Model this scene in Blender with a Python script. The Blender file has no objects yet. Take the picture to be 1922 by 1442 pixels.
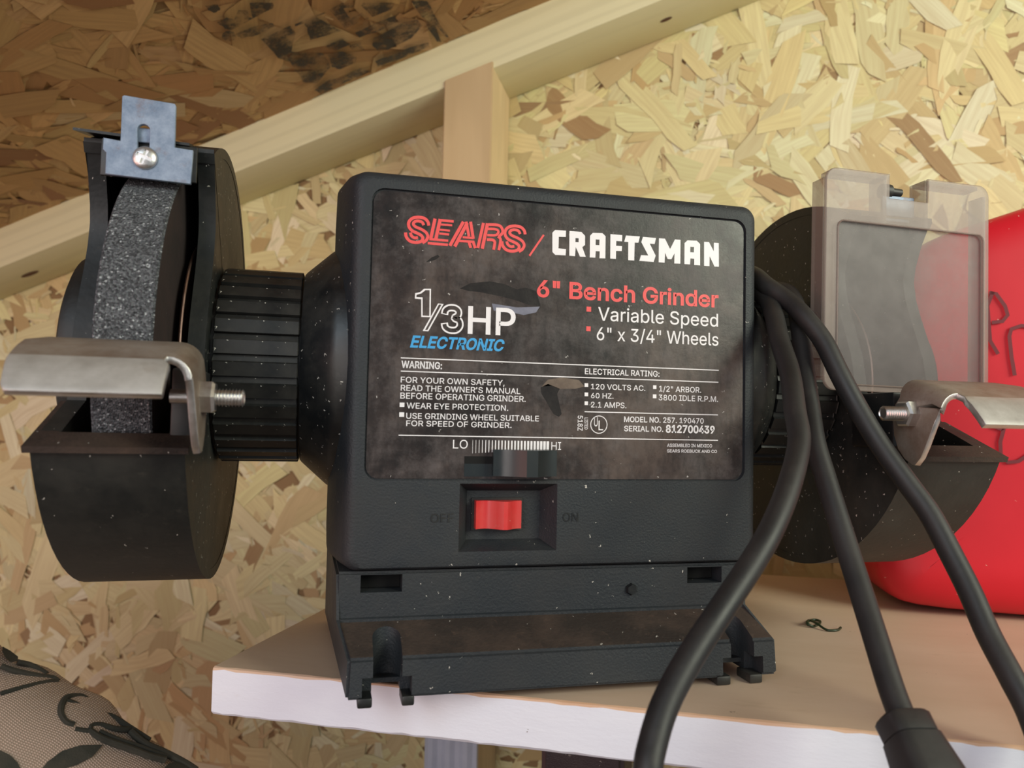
import bpy, bmesh, math, random
from mathutils import Vector, Matrix, Euler
random.seed(7)
SC = bpy.context.scene
COL = SC.collection
PI = math.pi
# ---------------------------------------------------------------- camera, world, light, exposure
cam_d = bpy.data.cameras.new('camera'); cam = bpy.data.objects.new('camera', cam_d); COL.objects.link(cam)
cam.location = (-0.01266, -0.26292, 0.01994)
cam.rotation_euler = (1.62034, -0.02062, -0.23456)
cam_d.sensor_width = 36.0; cam_d.lens = 26.97; cam_d.clip_start = 0.01; cam_d.clip_end = 50
cam_d.dof.use_dof = True; cam_d.dof.focus_distance = 0.30; cam_d.dof.aperture_fstop = 26.97/1.7
SC.camera = cam
SC.view_settings.view_transform = 'Standard'; SC.view_settings.look = 'None'
SC.view_settings.gamma = 1; SC.view_settings.use_curve_mapping = False
SC.view_settings.exposure = 0.22
w = bpy.data.worlds.new('world'); SC.world = w; w.use_nodes = True
w.node_tree.nodes['Background'].inputs[0].default_value = (0.90, 0.95, 1.0, 1)
w.node_tree.nodes['Background'].inputs[1].default_value = 0.34

def area(name, loc, target, size, power, col, sy=None, spread=180):
    l = bpy.data.lights.new(name, 'AREA'); l.energy = power; l.color = col; l.size = size; l.spread = math.radians(spread)
    if sy: l.shape = 'RECTANGLE'; l.size_y = sy
    o = bpy.data.objects.new(name, l); COL.objects.link(o); o.location = loc
    o.rotation_euler = (Vector(target) - Vector(loc)).to_track_quat('-Z', 'Y').to_euler()
    return o
area('door_daylight', (0.80, -0.72, 0.50), (0.30, 0.3, 0.14), 0.6, 3.5, (0.97, 1.0, 0.80), 0.6, 95)
area('window_daylight', (-0.70, -1.10, 0.12), (-0.02, 0.1, -0.05), 0.55, 4.6, (1.0, 0.88, 0.83), 0.8)
area('pink_fill', (-1.00, -0.40, -0.02), (-0.30, 0.35, 0.0), 0.45, 2.0, (1.0, 0.45, 0.36), 0.45)  # added fill that tints the left wall pink; no opening known there
area('skylight', (-0.60, -0.75, 0.55), (0.0, 0.0, 0.0), 0.35, 2.0, (0.70, 0.88, 1.0), 0.5)

GLYPH = {" ":[188,[]],"\"":[321,[[78,318,70,509,136,509,128,318],[193,318,185,509,250,509,243,318]]],"'":[206,[[78,318,70,509,136,509,128,318]]],",":[188,[[38,-119,68,71,137,71,84,-119]]],".":[188,[[95,-4,78,-1,63,9,53,24,50,41,53,59,63,73,78,83,95,87,113,83,128,73,138,59,141,41,138,24,128,9,113,-1]]],"/":[249,[[235,533,71,-76,14,-76,178,533]]],"0":[453,[[227,-7,174,1,130,24,95,62,69,113,53,178,48,254,53,330,69,395,95,447,130,484,174,508,227,516,279,508,323,484,358,447,384,395,400,330,405,254,400,178,384,113,359,62,323,24,279,1],[227,50,261,56,290,74,313,103,330,144,340,194,344,254,340,314,330,365,313,405,290,435,261,453,227,460,192,453,163,435,140,405,123,365,113,314,109,254,113,194,123,144,140,103,163,74,192,56]]],"1":[453,[[76,0,76,55,391,55,391,0],[276,509,276,0,212,0,212,448,209,448,86,358,86,427,198,509]]],"2":[453,[[64,0,64,47,234,229,282,282,311,327,320,371,317,397,308,419,293,436,273,449,224,460,196,457,172,447,153,433,139,413,130,390,127,362,66,362,71,405,86,442,111,473,143,496,182,511,225,516,268,511,306,497,337,474,361,445,376,411,381,372,371,318,336,259,267,180,153,60,153,57,389,57,389,0]]],"3":[453,[[218,-7,173,-3,133,10,98,30,70,57,52,91,44,132,109,132,115,107,126,87,144,71,165,59,219,50,275,61,297,74,315,93,325,116,329,145,326,172,316,196,299,217,275,234,242,244,201,248,157,248,157,299,288,448,288,452,70,452,70,509,372,509,372,461,211,278,211,289,264,288,308,276,344,253,371,222,387,186,393,145,387,103,370,66,344,36,309,12,266,-2]]],"4":[453,[[40,105,40,158,247,509,311,509,109,166,109,163,413,163,413,105],[282,0,282,121,282,146,282,318,343,318,343,0]]],"5":[453,[[221,-7,178,-2,140,11,108,32,83,60,66,93,60,130,122,130,127,108,138,89,173,60,221,50,250,53,276,64,298,82,314,104,324,131,328,162,324,193,314,221,297,244,275,262,248,273,218,277,167,268,128,246,67,253,96,509,366,509,366,452,151,452,134,301,136,301,178,325,229,334,263,330,294,321,321,306,345,285,364,260,379,231,388,199,391,163,385,117,369,76,343,41,309,15,268,-1]]],"6":[453,[[226,-7,182,-1,142,15,109,40,84,74,69,115,64,162,68,199,80,239,137,340,252,509,322,509,151,261,145,261,165,288,196,307,235,314,278,309,316,295,346,271,370,240,384,201,389,157,384,112,368,73,343,39,310,14,271,-2],[226,48,254,52,279,63,299,79,314,101,324,128,327,157,324,187,314,213,299,235,279,251,254,262,226,265,198,262,174,252,153,235,138,214,128,188,125,158,128,128,138,102,153,79,174,63,198,52]]],"7":[453,[[97,0,323,448,323,452,62,452,62,509,391,509,391,449,165,0]]],"8":[453,[[226,-7,178,-2,136,11,101,33,74,62,57,96,52,135,55,166,65,195,81,220,101,241,125,256,153,265,153,267,119,282,93,308,76,342,70,380,75,417,90,450,114,477,146,498,184,511,226,516,269,511,306,498,337,477,361,450,377,417,382,380,376,342,359,308,333,282,300,267,300,265,327,256,351,241,372,220,387,195,397,166,401,135,395,96,378,62,352,33,317,11,275,-2],[226,49,258,52,285,60,307,74,323,91,333,113,337,139,333,165,322,189,305,208,283,223,256,232,226,235,196,232,169,223,147,208,130,189,119,165,115,139,119,113,129,91,145,74,167,60,195,52],[226,290,274,300,293,313,307,330,316,351,319,376,316,399,308,420,294,437,275,449,226,460,177,449,159,437,145,420,136,399,133,376,136,351,145,330,159,313,178,300]]],"9":[453,[[226,516,271,510,310,494,343,468,368,434,384,393,389,347,385,309,373,270,315,168,200,0,130,0,301,248,307,248,287,221,257,202,218,195,175,199,137,214,106,237,83,269,68,307,64,352,69,397,85,436,110,469,143,494,182,510],[226,460,199,457,174,446,154,429,138,407,129,381,125,352,129,322,138,295,154,274,174,257,199,247,226,243,254,247,279,257,299,273,314,295,324,321,327,350,324,381,314,407,299,429,279,446,254,457]]],":":[188,[[95,-4,78,-1,63,9,53,24,50,41,53,59,63,73,78,83,95,87,113,83,128,73,138,59,141,41,138,24,128,9,113,-1],[95,271,78,274,63,284,53,299,50,316,53,334,63,349,78,359,95,362,113,359,128,349,138,334,141,316,138,299,128,284,113,274]]],"A":[480,[[16,0,201,509,276,509,463,0,395,0,287,302,264,372,232,478,245,478,213,371,191,302,85,0],[110,142,110,199,370,199,370,142]]],"B":[456,[[60,0,60,509,241,509,289,504,329,491,359,469,381,442,394,410,398,374,395,344,387,320,356,286,315,267,315,262,339,257,363,245,385,227,402,203,414,173,418,136,413,100,400,67,377,39,344,18,301,4,247,0],[125,57,245,57,296,63,330,80,349,105,355,137,352,161,342,184,327,203,306,218,279,228,248,231,125,231],[125,285,238,285,288,296,308,309,323,326,333,348,336,372,330,403,313,429,283,446,240,452,125,452]]],"C":[510,[[267,-7,205,1,150,25,104,63,70,115,48,179,40,254,48,329,70,393,104,445,150,484,205,508,267,516,340,504,373,490,402,471,427,447,448,418,463,385,473,348,408,348,389,395,357,428,315,449,267,456,223,450,184,432,150,403,125,364,109,314,103,254,109,194,125,145,151,105,184,76,223,59,267,53,315,60,357,81,389,114,408,160,473,160,463,124,448,91,428,62,402,38,373,19,341,5,305,-4]]],"D":[502,[[219,0,96,0,96,57,215,57,272,63,318,81,354,110,379,149,394,198,399,255,394,312,379,361,354,399,320,428,275,446,221,452,93,452,93,509,225,509,294,501,353,478,399,441,433,391,455,329,462,255,455,181,433,119,398,68,351,31,291,8],[125,509,125,0,60,0,60,509]]],"E":[419,[[60,0,60,509,372,509,372,452,125,452,125,286,355,286,355,229,125,229,125,57,375,57,375,0]]],"F":[410,[[60,0,60,509,369,509,369,452,125,452,125,278,346,278,346,221,125,221,125,0]]],"G":[520,[[269,-7,205,1,149,25,104,64,69,116,47,179,40,254,47,329,69,393,103,445,149,484,203,508,265,516,304,513,340,504,374,489,403,469,429,445,449,416,465,384,474,349,408,349,387,393,356,427,315,448,265,456,222,450,183,432,150,404,125,364,109,314,103,254,109,194,125,145,151,105,184,76,224,59,269,53,309,57,345,71,374,93,396,123,410,160,415,202,434,199,283,199,283,256,478,256,478,200,471,141,451,91,419,50,377,19,326,0]]],"H":[517,[[60,0,60,509,125,509,125,289,392,289,392,509,457,509,457,0,392,0,392,232,125,232,125,0]]],"I":[300,[[31,0,31,57,118,57,118,452,31,452,31,509,269,509,269,452,183,452,183,57,269,57,269,0]]],"K":[467,[[104,145,104,216,139,261,174,303,212,344,364,509,448,509,231,276,228,276],[60,0,60,509,125,509,125,334,124,225,125,193,125,0],[372,0,188,259,228,309,449,0]]],"L":[393,[[60,0,60,509,125,509,125,57,361,57,361,0]]],"M":[628,[[60,0,60,509,152,509,277,187,287,159,299,123,311,84,322,49,307,49,318,83,330,121,342,158,352,187,476,509,568,509,568,0,504,0,504,291,504,327,505,369,506,413,507,457,513,457,498,409,482,363,467,322,456,291,342,0,286,0,170,291,159,321,145,361,129,408,112,457,119,457,120,416,121,372,122,328,122,291,122,0]]],"N":[523,[[60,0,60,509,136,509,343,183,363,151,388,107,414,55,405,54,401,108,399,157,399,195,399,509,463,509,463,0,387,0,202,290,177,331,148,381,108,452,119,454,122,384,124,328,125,291,125,0]]],"O":[533,[[267,-7,205,1,150,25,105,63,70,115,48,179,40,254,48,329,70,393,105,445,150,484,205,508,267,516,329,508,384,484,429,445,464,393,486,329,493,254,486,179,464,115,429,63,384,25,329,1],[267,53,310,59,349,76,383,105,408,144,425,194,430,254,425,314,408,365,383,404,349,433,310,450,267,456,223,450,184,433,151,404,125,364,109,314,103,254,109,194,125,144,151,105,184,76,223,59]]],"P":[445,[[60,0,60,509,235,509,289,503,332,487,366,462,390,430,404,391,409,348,404,304,390,265,366,233,332,207,289,191,235,186,109,186,109,242,233,242,269,246,297,256,318,272,333,294,342,319,344,348,342,376,333,402,318,423,297,439,268,449,232,452,125,452,125,0]]],"R":[449,[[60,0,60,509,236,509,290,504,333,489,367,465,390,433,405,395,409,352,405,309,390,271,367,240,333,217,289,203,236,198,96,198,96,255,234,255,269,258,298,267,319,281,334,300,342,324,345,352,342,380,334,405,319,425,298,440,269,449,233,452,125,452,125,0],[353,0,230,229,303,229,428,0]]],"S":[447,[[224,-9,172,-4,128,9,91,31,64,60,46,96,38,137,104,137,110,110,123,88,142,71,166,59,224,49,257,52,286,60,311,74,329,92,341,114,346,139,342,161,332,179,296,205,245,222,184,239,128,260,86,289,60,326,52,372,58,413,75,448,102,476,138,498,180,511,227,516,275,511,316,498,351,476,377,449,394,415,401,378,337,378,326,412,302,437,267,453,225,459,194,456,167,448,145,435,129,418,118,398,115,376,119,352,131,334,169,308,212,293,264,279,312,264,359,238,395,198,405,171,408,139,403,99,386,64,360,34,323,11,278,-4]]],"T":[449,[[32,452,32,509,417,509,417,452,257,452,257,0,193,0,193,452]]],"U":[517,[[259,-8,203,-2,154,15,114,43,85,80,66,124,60,173,60,509,124,509,124,178,128,144,141,113,160,87,187,68,220,56,259,52,298,56,331,68,357,87,377,113,389,144,393,178,393,509,457,509,457,173,451,124,433,80,403,43,363,15,315,-2]]],"V":[480,[[204,0,16,509,84,509,192,206,215,137,248,31,235,31,267,138,290,206,395,509,463,509,278,0]]],"W":[686,[[155,0,16,509,82,509,163,196,175,145,187,94,197,40,189,40,200,94,211,145,224,196,306,509,380,509,462,196,474,145,486,94,497,40,488,40,499,94,510,145,523,196,603,509,670,509,530,0,455,0,368,323,351,391,336,475,350,475,335,395,318,323,230,0]]],"X":[474,[[18,0,217,284,217,236,29,509,104,509,178,400,204,361,223,329,243,292,232,292,252,329,272,361,298,400,374,509,446,509,259,239,259,287,456,0,382,0,292,129,268,165,250,195,230,231,244,231,225,196,206,166,182,129,91,0]]],"Y":[472,[[203,0,203,208,16,509,91,509,192,344,222,292,250,230,224,230,251,293,280,344,381,509,455,509,268,208,268,0]]],"Z":[438,[[42,0,42,46,273,385,306,431,341,476,348,454,285,452,223,452,40,452,40,509,397,509,397,462,169,129,134,81,97,33,90,54,152,57,214,57,399,57,399,0]]],"a":[389,[[160,-9,126,-5,94,5,68,22,48,45,35,73,30,108,34,138,43,161,58,179,78,193,125,211,178,220,234,227,265,235,273,243,276,255,276,257,267,297,240,322,196,331,149,322,118,301,100,274,41,291,57,322,79,346,104,364,133,375,194,384,239,379,286,360,306,343,322,320,333,290,337,251,337,0,277,0,277,52,272,52,252,25,215,1],[170,45,202,49,228,59,248,74,263,93,272,115,276,138,276,190,259,182,231,176,200,171,175,168,134,159,103,139,95,124,92,105,102,72,130,52]]],"b":[424,[[229,-8,198,-5,172,4,138,31,118,59,112,59,112,0,53,0,53,509,114,509,114,319,118,319,137,346,171,373,197,381,229,384,274,378,313,361,345,332,370,293,385,245,390,189,385,133,370,84,346,45,313,16,274,-2],[220,47,253,51,279,66,301,88,316,117,325,151,328,189,325,227,316,261,301,290,280,311,253,325,220,330,188,325,161,312,140,291,125,263,116,229,113,189,116,150,125,115,140,86,162,65,188,51]]],"c":[396,[[207,-8,159,-2,117,16,82,46,56,85,40,133,34,187,40,243,56,291,82,330,117,360,159,378,207,384,260,377,305,356,340,322,362,277,303,262,290,289,270,311,242,325,207,330,173,325,145,310,124,287,108,258,99,224,96,187,99,151,108,117,124,89,145,66,173,51,207,46,243,52,271,66,292,89,304,117,363,102,341,56,306,21,261,-1]]],"d":[424,[[195,-8,151,-2,111,16,79,45,55,84,39,133,34,189,39,245,55,293,79,332,112,361,151,378,196,384,228,381,253,373,287,346,306,319,311,319,311,509,372,509,372,0,313,0,313,59,307,59,287,31,252,4,227,-5],[205,47,236,51,263,65,284,86,299,115,309,150,312,189,309,229,300,263,284,291,263,312,237,325,205,330,172,325,145,311,124,290,108,261,99,227,96,189,99,151,109,117,124,88,145,66,172,51]]],"e":[404,[[212,-8,161,-2,117,16,82,46,56,85,40,132,34,187,39,242,55,290,81,329,115,359,157,378,205,384,266,374,294,361,319,341,341,315,357,282,368,242,371,194,371,169,75,169,75,221,338,221,310,202,307,237,298,269,283,294,263,314,237,326,205,330,173,326,146,313,125,294,109,270,99,241,96,211,96,178,100,139,110,106,128,80,151,61,179,50,212,46,254,53,285,73,306,105,365,91,353,63,335,39,311,19,283,4,249,-5]]],"h":[410,[[114,227,114,0,53,0,53,509,114,509,114,287,102,287,124,332,152,362,187,379,227,384,264,380,295,369,321,349,341,321,353,285,357,240,357,0,296,0,296,235,290,275,273,304,246,323,210,329,184,326,161,317,141,303,126,283,117,257]]],"i":[167,[[53,0,53,379,114,379,114,0],[84,443,67,446,54,455,44,468,41,483,44,499,54,512,67,521,84,524,100,521,114,512,123,499,126,483,123,468,114,455,100,446]]],"l":[189,[[139,-2,101,3,74,20,58,47,53,84,53,509,114,509,114,99,120,62,130,54,146,52,160,53,170,54,181,3,162,-1]]],"n":[410,[[114,227,114,0,53,0,53,379,112,379,112,287,102,287,124,332,152,362,187,379,227,384,264,380,295,369,321,349,341,321,353,285,357,240,357,0,296,0,296,235,290,275,273,304,246,323,210,329,184,326,161,317,141,303,126,283,117,257]]],"p":[424,[[53,-143,53,379,112,379,112,319,118,319,137,346,171,373,197,381,229,384,274,378,313,361,345,332,370,293,385,245,390,189,385,133,370,84,346,45,313,16,274,-2,229,-8,198,-5,173,4,138,31,118,59,114,59,114,-143],[220,47,253,51,279,66,301,88,316,117,325,151,328,189,325,227,316,261,301,290,280,311,253,325,220,330,188,325,161,312,140,291,125,263,116,229,113,189,116,150,125,115,140,86,162,65,188,51]]],"r":[259,[[53,0,53,379,112,379,112,321,115,321,130,347,152,367,181,380,213,385,229,384,243,384,243,322,230,324,207,326,182,323,159,315,140,301,126,284,117,262,114,237,114,0]]],"s":[365,[[182,-8,145,-5,112,3,84,18,62,38,45,63,36,94,94,107,105,79,124,60,150,49,181,45,217,50,244,62,262,81,268,103,265,121,254,136,237,147,212,155,149,170,104,186,72,208,53,237,47,274,51,305,65,332,87,354,115,370,149,381,187,384,223,381,254,372,279,358,299,339,324,290,268,277,258,298,243,316,219,328,187,333,156,329,131,317,114,299,109,277,112,258,124,243,172,223,229,209,275,194,306,171,325,142,331,107,326,75,312,47,290,24,260,6,223,-5]]],"x":[379,[[21,0,171,218,171,171,29,379,100,379,147,306,179,253,207,206,175,206,202,253,233,306,282,379,352,379,209,169,209,214,358,0,287,0,231,85,200,136,173,182,205,182,178,136,148,85,91,0]]]}
ONE = [[[14.983,63.54],[16.679,64.011],[17.993,65.261],[20.385,65.406],[20.52,55.476],[17.274,55.431],[17.111,61.572],[14.912,61.63]],[[15.484,63.016],[17.059,63.54],[18.496,64.798],[19.907,64.883],[20.016,55.943],[17.749,55.947],[17.584,62.216],[15.384,62.211]]]
K8 = 2.0787
THREE = [[25.302,56.715],[25.696,58.284],[27.043,59.101],[28.912,59.08],[30.121,58.151],[30.031,56.716],[28.748,55.594],[30.454,54.75],[30.749,52.901],[29.473,51.474],[27.235,51.367],[25.725,52.221],[25.315,53.746]]
THREEi = [[25.294,57.024],[25.696,58.284],[27.043,59.101],[28.912,59.08],[30.121,58.151],[30.031,56.716],[28.748,55.594],[30.454,54.75],[30.749,52.901],[29.473,51.474],[27.235,51.367],[25.725,52.221],[25.324,53.376]]
CUSH = [["vine",[[34.08,-0.76],[31.43,5.67],[27.05,13.05],[21.91,21.2]],2.2],["vine",[[11.6,11.04],[16.29,9.96],[21.14,8.05],[26.4,5.5],[31.26,2.45],[34.08,-0.76]],2.75],["vine",[[14.57,5.33],[18.44,3.34],[23.25,1.26],[27.79,-0.65]],2.75],["leaf",[[3.28,2.83],[7.44,2.11],[12.2,2.96],[14.27,5.04],[12.78,7.43],[9.24,6.8],[5.68,5.2]],0.0],["leaf",[[39.47,-0.78],[43.12,-1.62],[47.86,-0.76],[50.15,0.66],[47.37,1.9],[44.12,1.56]],0.0],["vine",[[55.68,15.51],[52.14,16.3],[47.63,14.56],[44.68,10.94],[43.77,6.91],[46.68,3.27],[50.42,0.96],[55.3,-0.15],[60.54,1.31]],3.3],["vine",[[43.95,8.64],[50.87,6.73],[59.36,4.33],[66.39,2.38],[73.62,1.7],[80.22,1.4],[86.03,2.47]],2.75],["vine",[[49.45,2.03],[54.58,1.22],[60.81,1.61],[68.31,1.22],[75.82,0.84],[82.04,1.23]],2.2],["vine",[[57.31,16.75],[62.5,14.12],[61.55,12.03],[63.88,9.31],[69.7,7.19],[73.52,4.92],[75.57,2.8]],2.75],["vine",[[62.24,13.83],[68.05,13.91],[74.61,12.69],[82.47,10.72],[90.65,9.03],[98.15,6.44]],3.3],["vine",[[65.97,11.62],[74.33,10.23],[83.78,7.78],[93.56,5.6],[100.88,2.68]],2.2],["vine",[[76.35,3.7],[82.14,4.76],[88.05,4.84],[94.78,3.57],[105.18,1.96],[112.46,1.28]],3.3],["leaf",[[71.61,15.74],[71.69,22.08],[68.7,27.96],[63.59,33.31],[58.25,36.34],[58.09,32.37],[59.81,26.41],[64.08,20.98]],0.0],["leaf",[[39.24,38.29],[44.25,37.85],[48.63,38.59],[51.82,39.98],[49.38,42.96],[45.94,44.9]],0.0],["leaf",[[99.83,11.92],[100.43,6.86],[103.0,4.08],[107.29,3.36],[111.4,3.62],[114.44,6.19],[108.1,11.47],[103.05,13.47]],0.0]]
T = [["6\" Bench Grinder",58.302,129.57,64.977,70.737,"red",0.02,0],["Variable Speed",81.477,129.456,57.556,62.411,"white",0.004,0],["6\" x 3/4\" Wheels",81.109,129.688,50.337,55.025,"white",0.004,0],["HP",33.597,50.693,50.609,59.918,"white",0.012,0],["ELECTRONIC",13.662,46.83,44.902,48.743,"blue",0.025,0.25],["WARNING:",10.933,24.892,37.704,40.01,"white",0.02,0],["ELECTRICAL RATING:",76.809,105.822,37.783,39.841,"white",0.012,0],["FOR YOUR OWN SAFETY,",10.858,47.179,32.652,34.593,"white",0.008,0],["READ THE OWNER'S MANUAL",10.933,52.968,29.886,31.825,"white",0.008,0],["BEFORE OPERATING GRINDER.",10.866,54.946,27.169,29.178,"white",0.008,0],["WEAR EYE PROTECTION.",13.1,48.661,23.871,25.809,"white",0.008,0],["USE GRINDING WHEEL SUITABLE",13.051,59.949,20.375,22.311,"white",0.008,0],["FOR SPEED OF GRINDER.",13.12,50.008,17.873,19.735,"white",0.008,0],["120 VOLTS AC.",79.22,100.293,32.421,34.326,"white",0.008,0],["60 HZ.",79.272,87.919,29.18,31.007,"white",0.008,0],["2.1 AMPS.",79.327,92.951,25.843,27.82,"white",0.008,0],["1/2\" ARBOR.",105.722,122.725,32.365,34.39,"white",0.008,0],["3800 IDLE R.P.M.",105.594,129.685,29.122,31.145,"white",0.008,0],["MODEL NO. 257. 190470",92.121,123.865,20.848,22.766,"white",0.014,0],["SERIAL NO.",92.168,107.576,17.486,19.402,"white",0.014,0],["812700439",108.585,128.392,17.297,19.939,"white",0.03,0],["ASSEMBLED IN MEXICO",109.15,127.397,11.976,13.139,"white",0.015,0],["SEARS ROEBUCK AND CO",109.173,129.407,9.955,11.04,"white",0.015,0],["LO",29.39,34.552,10.427,13.4,"white",0,0],["HI",64.73,68.331,10.357,13.124,"white",0,0],["U",80.641,82.007,19.03,22.297,"white",0,0],["L",82.352,84.124,17.62,21.119,"white",0,0]]
VT = [["518Z",74.429,76.272,22.757,17.346],["LISTED",76.99,78.258,22.055,17.835]]
O = [["1",15.201,20.262,55.384,65.399],["3",24.663,31.76,50.132,60.295]]
SL = [[17.89,50.611],[19.849,50.582],[24.9,60.347],[22.98,60.425]]
SLi = [[18.735,51.02],[19.53,51.058],[24.164,60.058],[23.298,60.071]]
LN = [[[10.691,41.046],[129.941,41.046]],[[10.82,36.514],[129.801,36.514]],[[10.638,14.67],[129.803,14.67]],[[76.954,24.195],[129.726,24.195]]]
SQ = [["w",10.73,24.292,12.331,25.768],["w",10.681,20.924,12.35,22.466],["w",76.804,33.14,78.143,34.477],["w",76.86,29.795,78.198,31.127],["w",76.913,26.606,78.171,27.93],["w",103.368,33.178,104.689,34.542],["w",103.327,29.756,104.73,31.195],["r",77.068,60.533,78.811,62.321],["r",77.107,53.395,78.767,55.164]]
BARS = [[36.223,8.765,36.336,13.435],[37.358,8.85,37.506,13.432],[38.496,8.935,38.678,13.429],[39.635,9.021,39.853,13.425],[40.778,9.106,41.03,13.422],[41.922,9.192,42.21,13.418],[43.069,9.278,43.391,13.415],[44.218,9.364,44.576,13.412],[45.369,9.45,45.763,13.408],[46.509,10.198,46.952,13.405],[47.666,10.211,48.143,13.402],[48.827,10.225,49.338,13.398],[49.989,10.239,50.534,13.395],[51.154,10.252,51.733,13.391],[52.321,10.266,52.935,13.388],[53.49,10.28,54.139,13.384],[54.662,10.293,55.345,13.381],[55.836,10.307,56.554,13.378],[57.013,10.321,57.765,13.374],[58.191,10.335,58.979,13.371],[59.373,10.349,60.196,13.367],[60.556,10.363,61.414,13.364],[61.742,10.376,62.636,13.36],[62.931,10.39,63.86,13.357]]
UL = [[82.48,19.66],3.147]
KS = [[[[19.055,87.388],[18.67,88.719],[17.51,89.768],[15.62,90.048],[13.489,89.573],[12.191,88.192],[12.182,86.566],[13.205,85.239],[14.964,84.482],[16.458,83.784],[17.101,82.829],[16.513,81.699],[14.652,81.152],[12.638,81.542],[11.404,82.854],[11.096,84.37]],0.974,1],[[[17.303,87.383],[16.657,88.419],[15.253,88.713],[14.111,88.348],[13.679,87.499],[14.505,86.616],[16.536,85.881],[18.177,84.869],[18.804,83.557],[18.248,82.156],[16.983,81.191]],0.92,1],[[[12.746,84.445],[13.176,83.341],[14.262,82.721],[15.406,82.971]],0.92,1],[[[53.567,86.985],[53.167,88.356],[51.944,89.437],[49.941,89.725],[47.678,89.236],[46.292,87.815],[46.272,86.141],[47.348,84.774],[49.209,83.994],[50.788,83.275],[51.464,82.291],[50.833,81.128],[48.855,80.566],[46.723,80.968],[45.423,82.319],[45.106,83.881]],0.974,1],[[[51.709,86.981],[51.031,88.048],[49.543,88.35],[48.329,87.975],[47.865,87.101],[48.736,86.192],[50.886,85.435],[52.619,84.391],[53.276,83.04],[52.677,81.597],[51.328,80.605]],0.92,1],[[[46.856,83.957],[47.305,82.82],[48.452,82.181],[49.668,82.438]],0.92,1],[[[21.151,90.014],[19.845,82.957]],1.028,0],[[[22.971,89.999],[21.604,82.954]],1.082,0],[[[22.927,89.585],[27.705,89.564]],0.812,0],[[[23.236,88.106],[27.219,88.152]],0.649,0],[[[22.875,86.273],[26.475,86.174]],0.649,0],[[[22.72,84.895],[26.208,84.811]],0.704,0],[[[19.313,82.671],[25.963,82.602]],0.758,0],[[[18.812,81.22],[25.863,81.145]],0.812,0],[[[31.138,89.734],[26.552,80.868]],1.028,0],[[[32.526,89.433],[28.279,80.722]],1.082,0],[[[32.102,89.812],[33.247,84.667]],0.92,0],[[[33.676,89.941],[34.787,83.958]],0.974,0],[[[30.995,84.219],[34.864,84.184]],0.704,0],[[[29.654,82.826],[35.172,82.884]],0.758,0],[[[33.238,82.738],[33.978,80.647]],0.92,0],[[[34.668,83.122],[35.557,80.652]],0.92,0],[[[38.293,89.873],[36.47,80.774]],0.974,0],[[[39.748,89.824],[38.058,80.669]],1.082,0],[[[60.444,87.32],[55.27,79.349]],0.649,0],[[[39.758,89.381],[42.56,89.551],[44.255,89.27],[45.125,88.225],[45.211,86.839],[43.919,85.348]],0.92,1],[[[39.932,87.869],[42.313,88.002],[43.589,87.547],[43.61,86.575],[42.502,85.794],[39.703,85.634]],0.812,1],[[[43.635,85.465],[44.496,84.697],[44.527,83.309],[44.024,80.55]],0.92,1],[[[39.601,83.992],[41.699,84.068],[42.471,83.432],[42.439,82.32],[42.141,80.579]],0.92,1]]
CR = [[[[64.676,89.465],[68.775,89.539],[68.743,87.229],[66.108,87.097],[66.076,82.848],[68.896,82.806],[68.79,80.495],[64.917,80.397],[63.807,81.376],[63.675,88.431]]],[[[70.099,89.537],[74.608,89.534],[76.041,88.217],[76.098,84.829],[75.073,83.969],[76.467,80.506],[74.244,80.42],[72.558,83.855],[72.359,80.464],[70.186,80.488]],[[72.428,87.119],[73.611,87.138],[73.637,85.644],[72.417,85.624]]],[[[79.001,89.519],[82.746,89.704],[83.967,88.648],[83.98,80.462],[81.729,80.376],[81.801,82.923],[80.23,82.881],[80.119,80.477],[77.994,80.399],[77.975,88.366]],[[80.16,87.208],[81.621,87.247],[81.616,85.167],[80.156,85.13]]],[[[85.839,89.584],[90.466,89.581],[90.423,87.265],[88.145,87.237],[88.133,85.434],[90.449,85.461],[90.323,83.647],[88.123,83.56],[88.092,80.534],[85.9,80.524]]],[[[91.915,89.548],[97.435,89.611],[96.851,87.24],[95.392,87.168],[95.292,80.458],[92.921,80.438],[92.865,87.159],[91.262,87.183]]],[[[98.631,89.557],[103.862,89.52],[103.307,87.213],[101.367,87.214],[103.788,82.87],[103.002,80.447],[97.325,80.49],[97.951,82.638],[100.843,82.734],[98.002,87.545]]],[[[105.031,89.536],[107.452,89.537],[109.573,85.772],[111.496,89.588],[113.746,89.611],[113.762,80.564],[111.321,80.471],[111.357,84.324],[110.126,81.964],[108.636,81.933],[107.514,84.232],[107.401,80.494],[105.022,80.477]]],[[[116.599,89.606],[120.422,89.747],[121.793,88.59],[121.869,80.454],[119.434,80.436],[119.451,82.799],[117.859,82.835],[117.723,80.541],[115.423,80.531],[115.42,88.484]],[[117.775,87.257],[119.328,87.297],[119.268,85.223],[117.756,85.188]]],[[[123.429,89.566],[125.479,89.608],[127.485,86.223],[127.497,89.536],[129.521,89.539],[129.675,80.463],[127.816,80.412],[125.767,84.243],[125.72,80.419],[123.511,80.417]]]]
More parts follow.
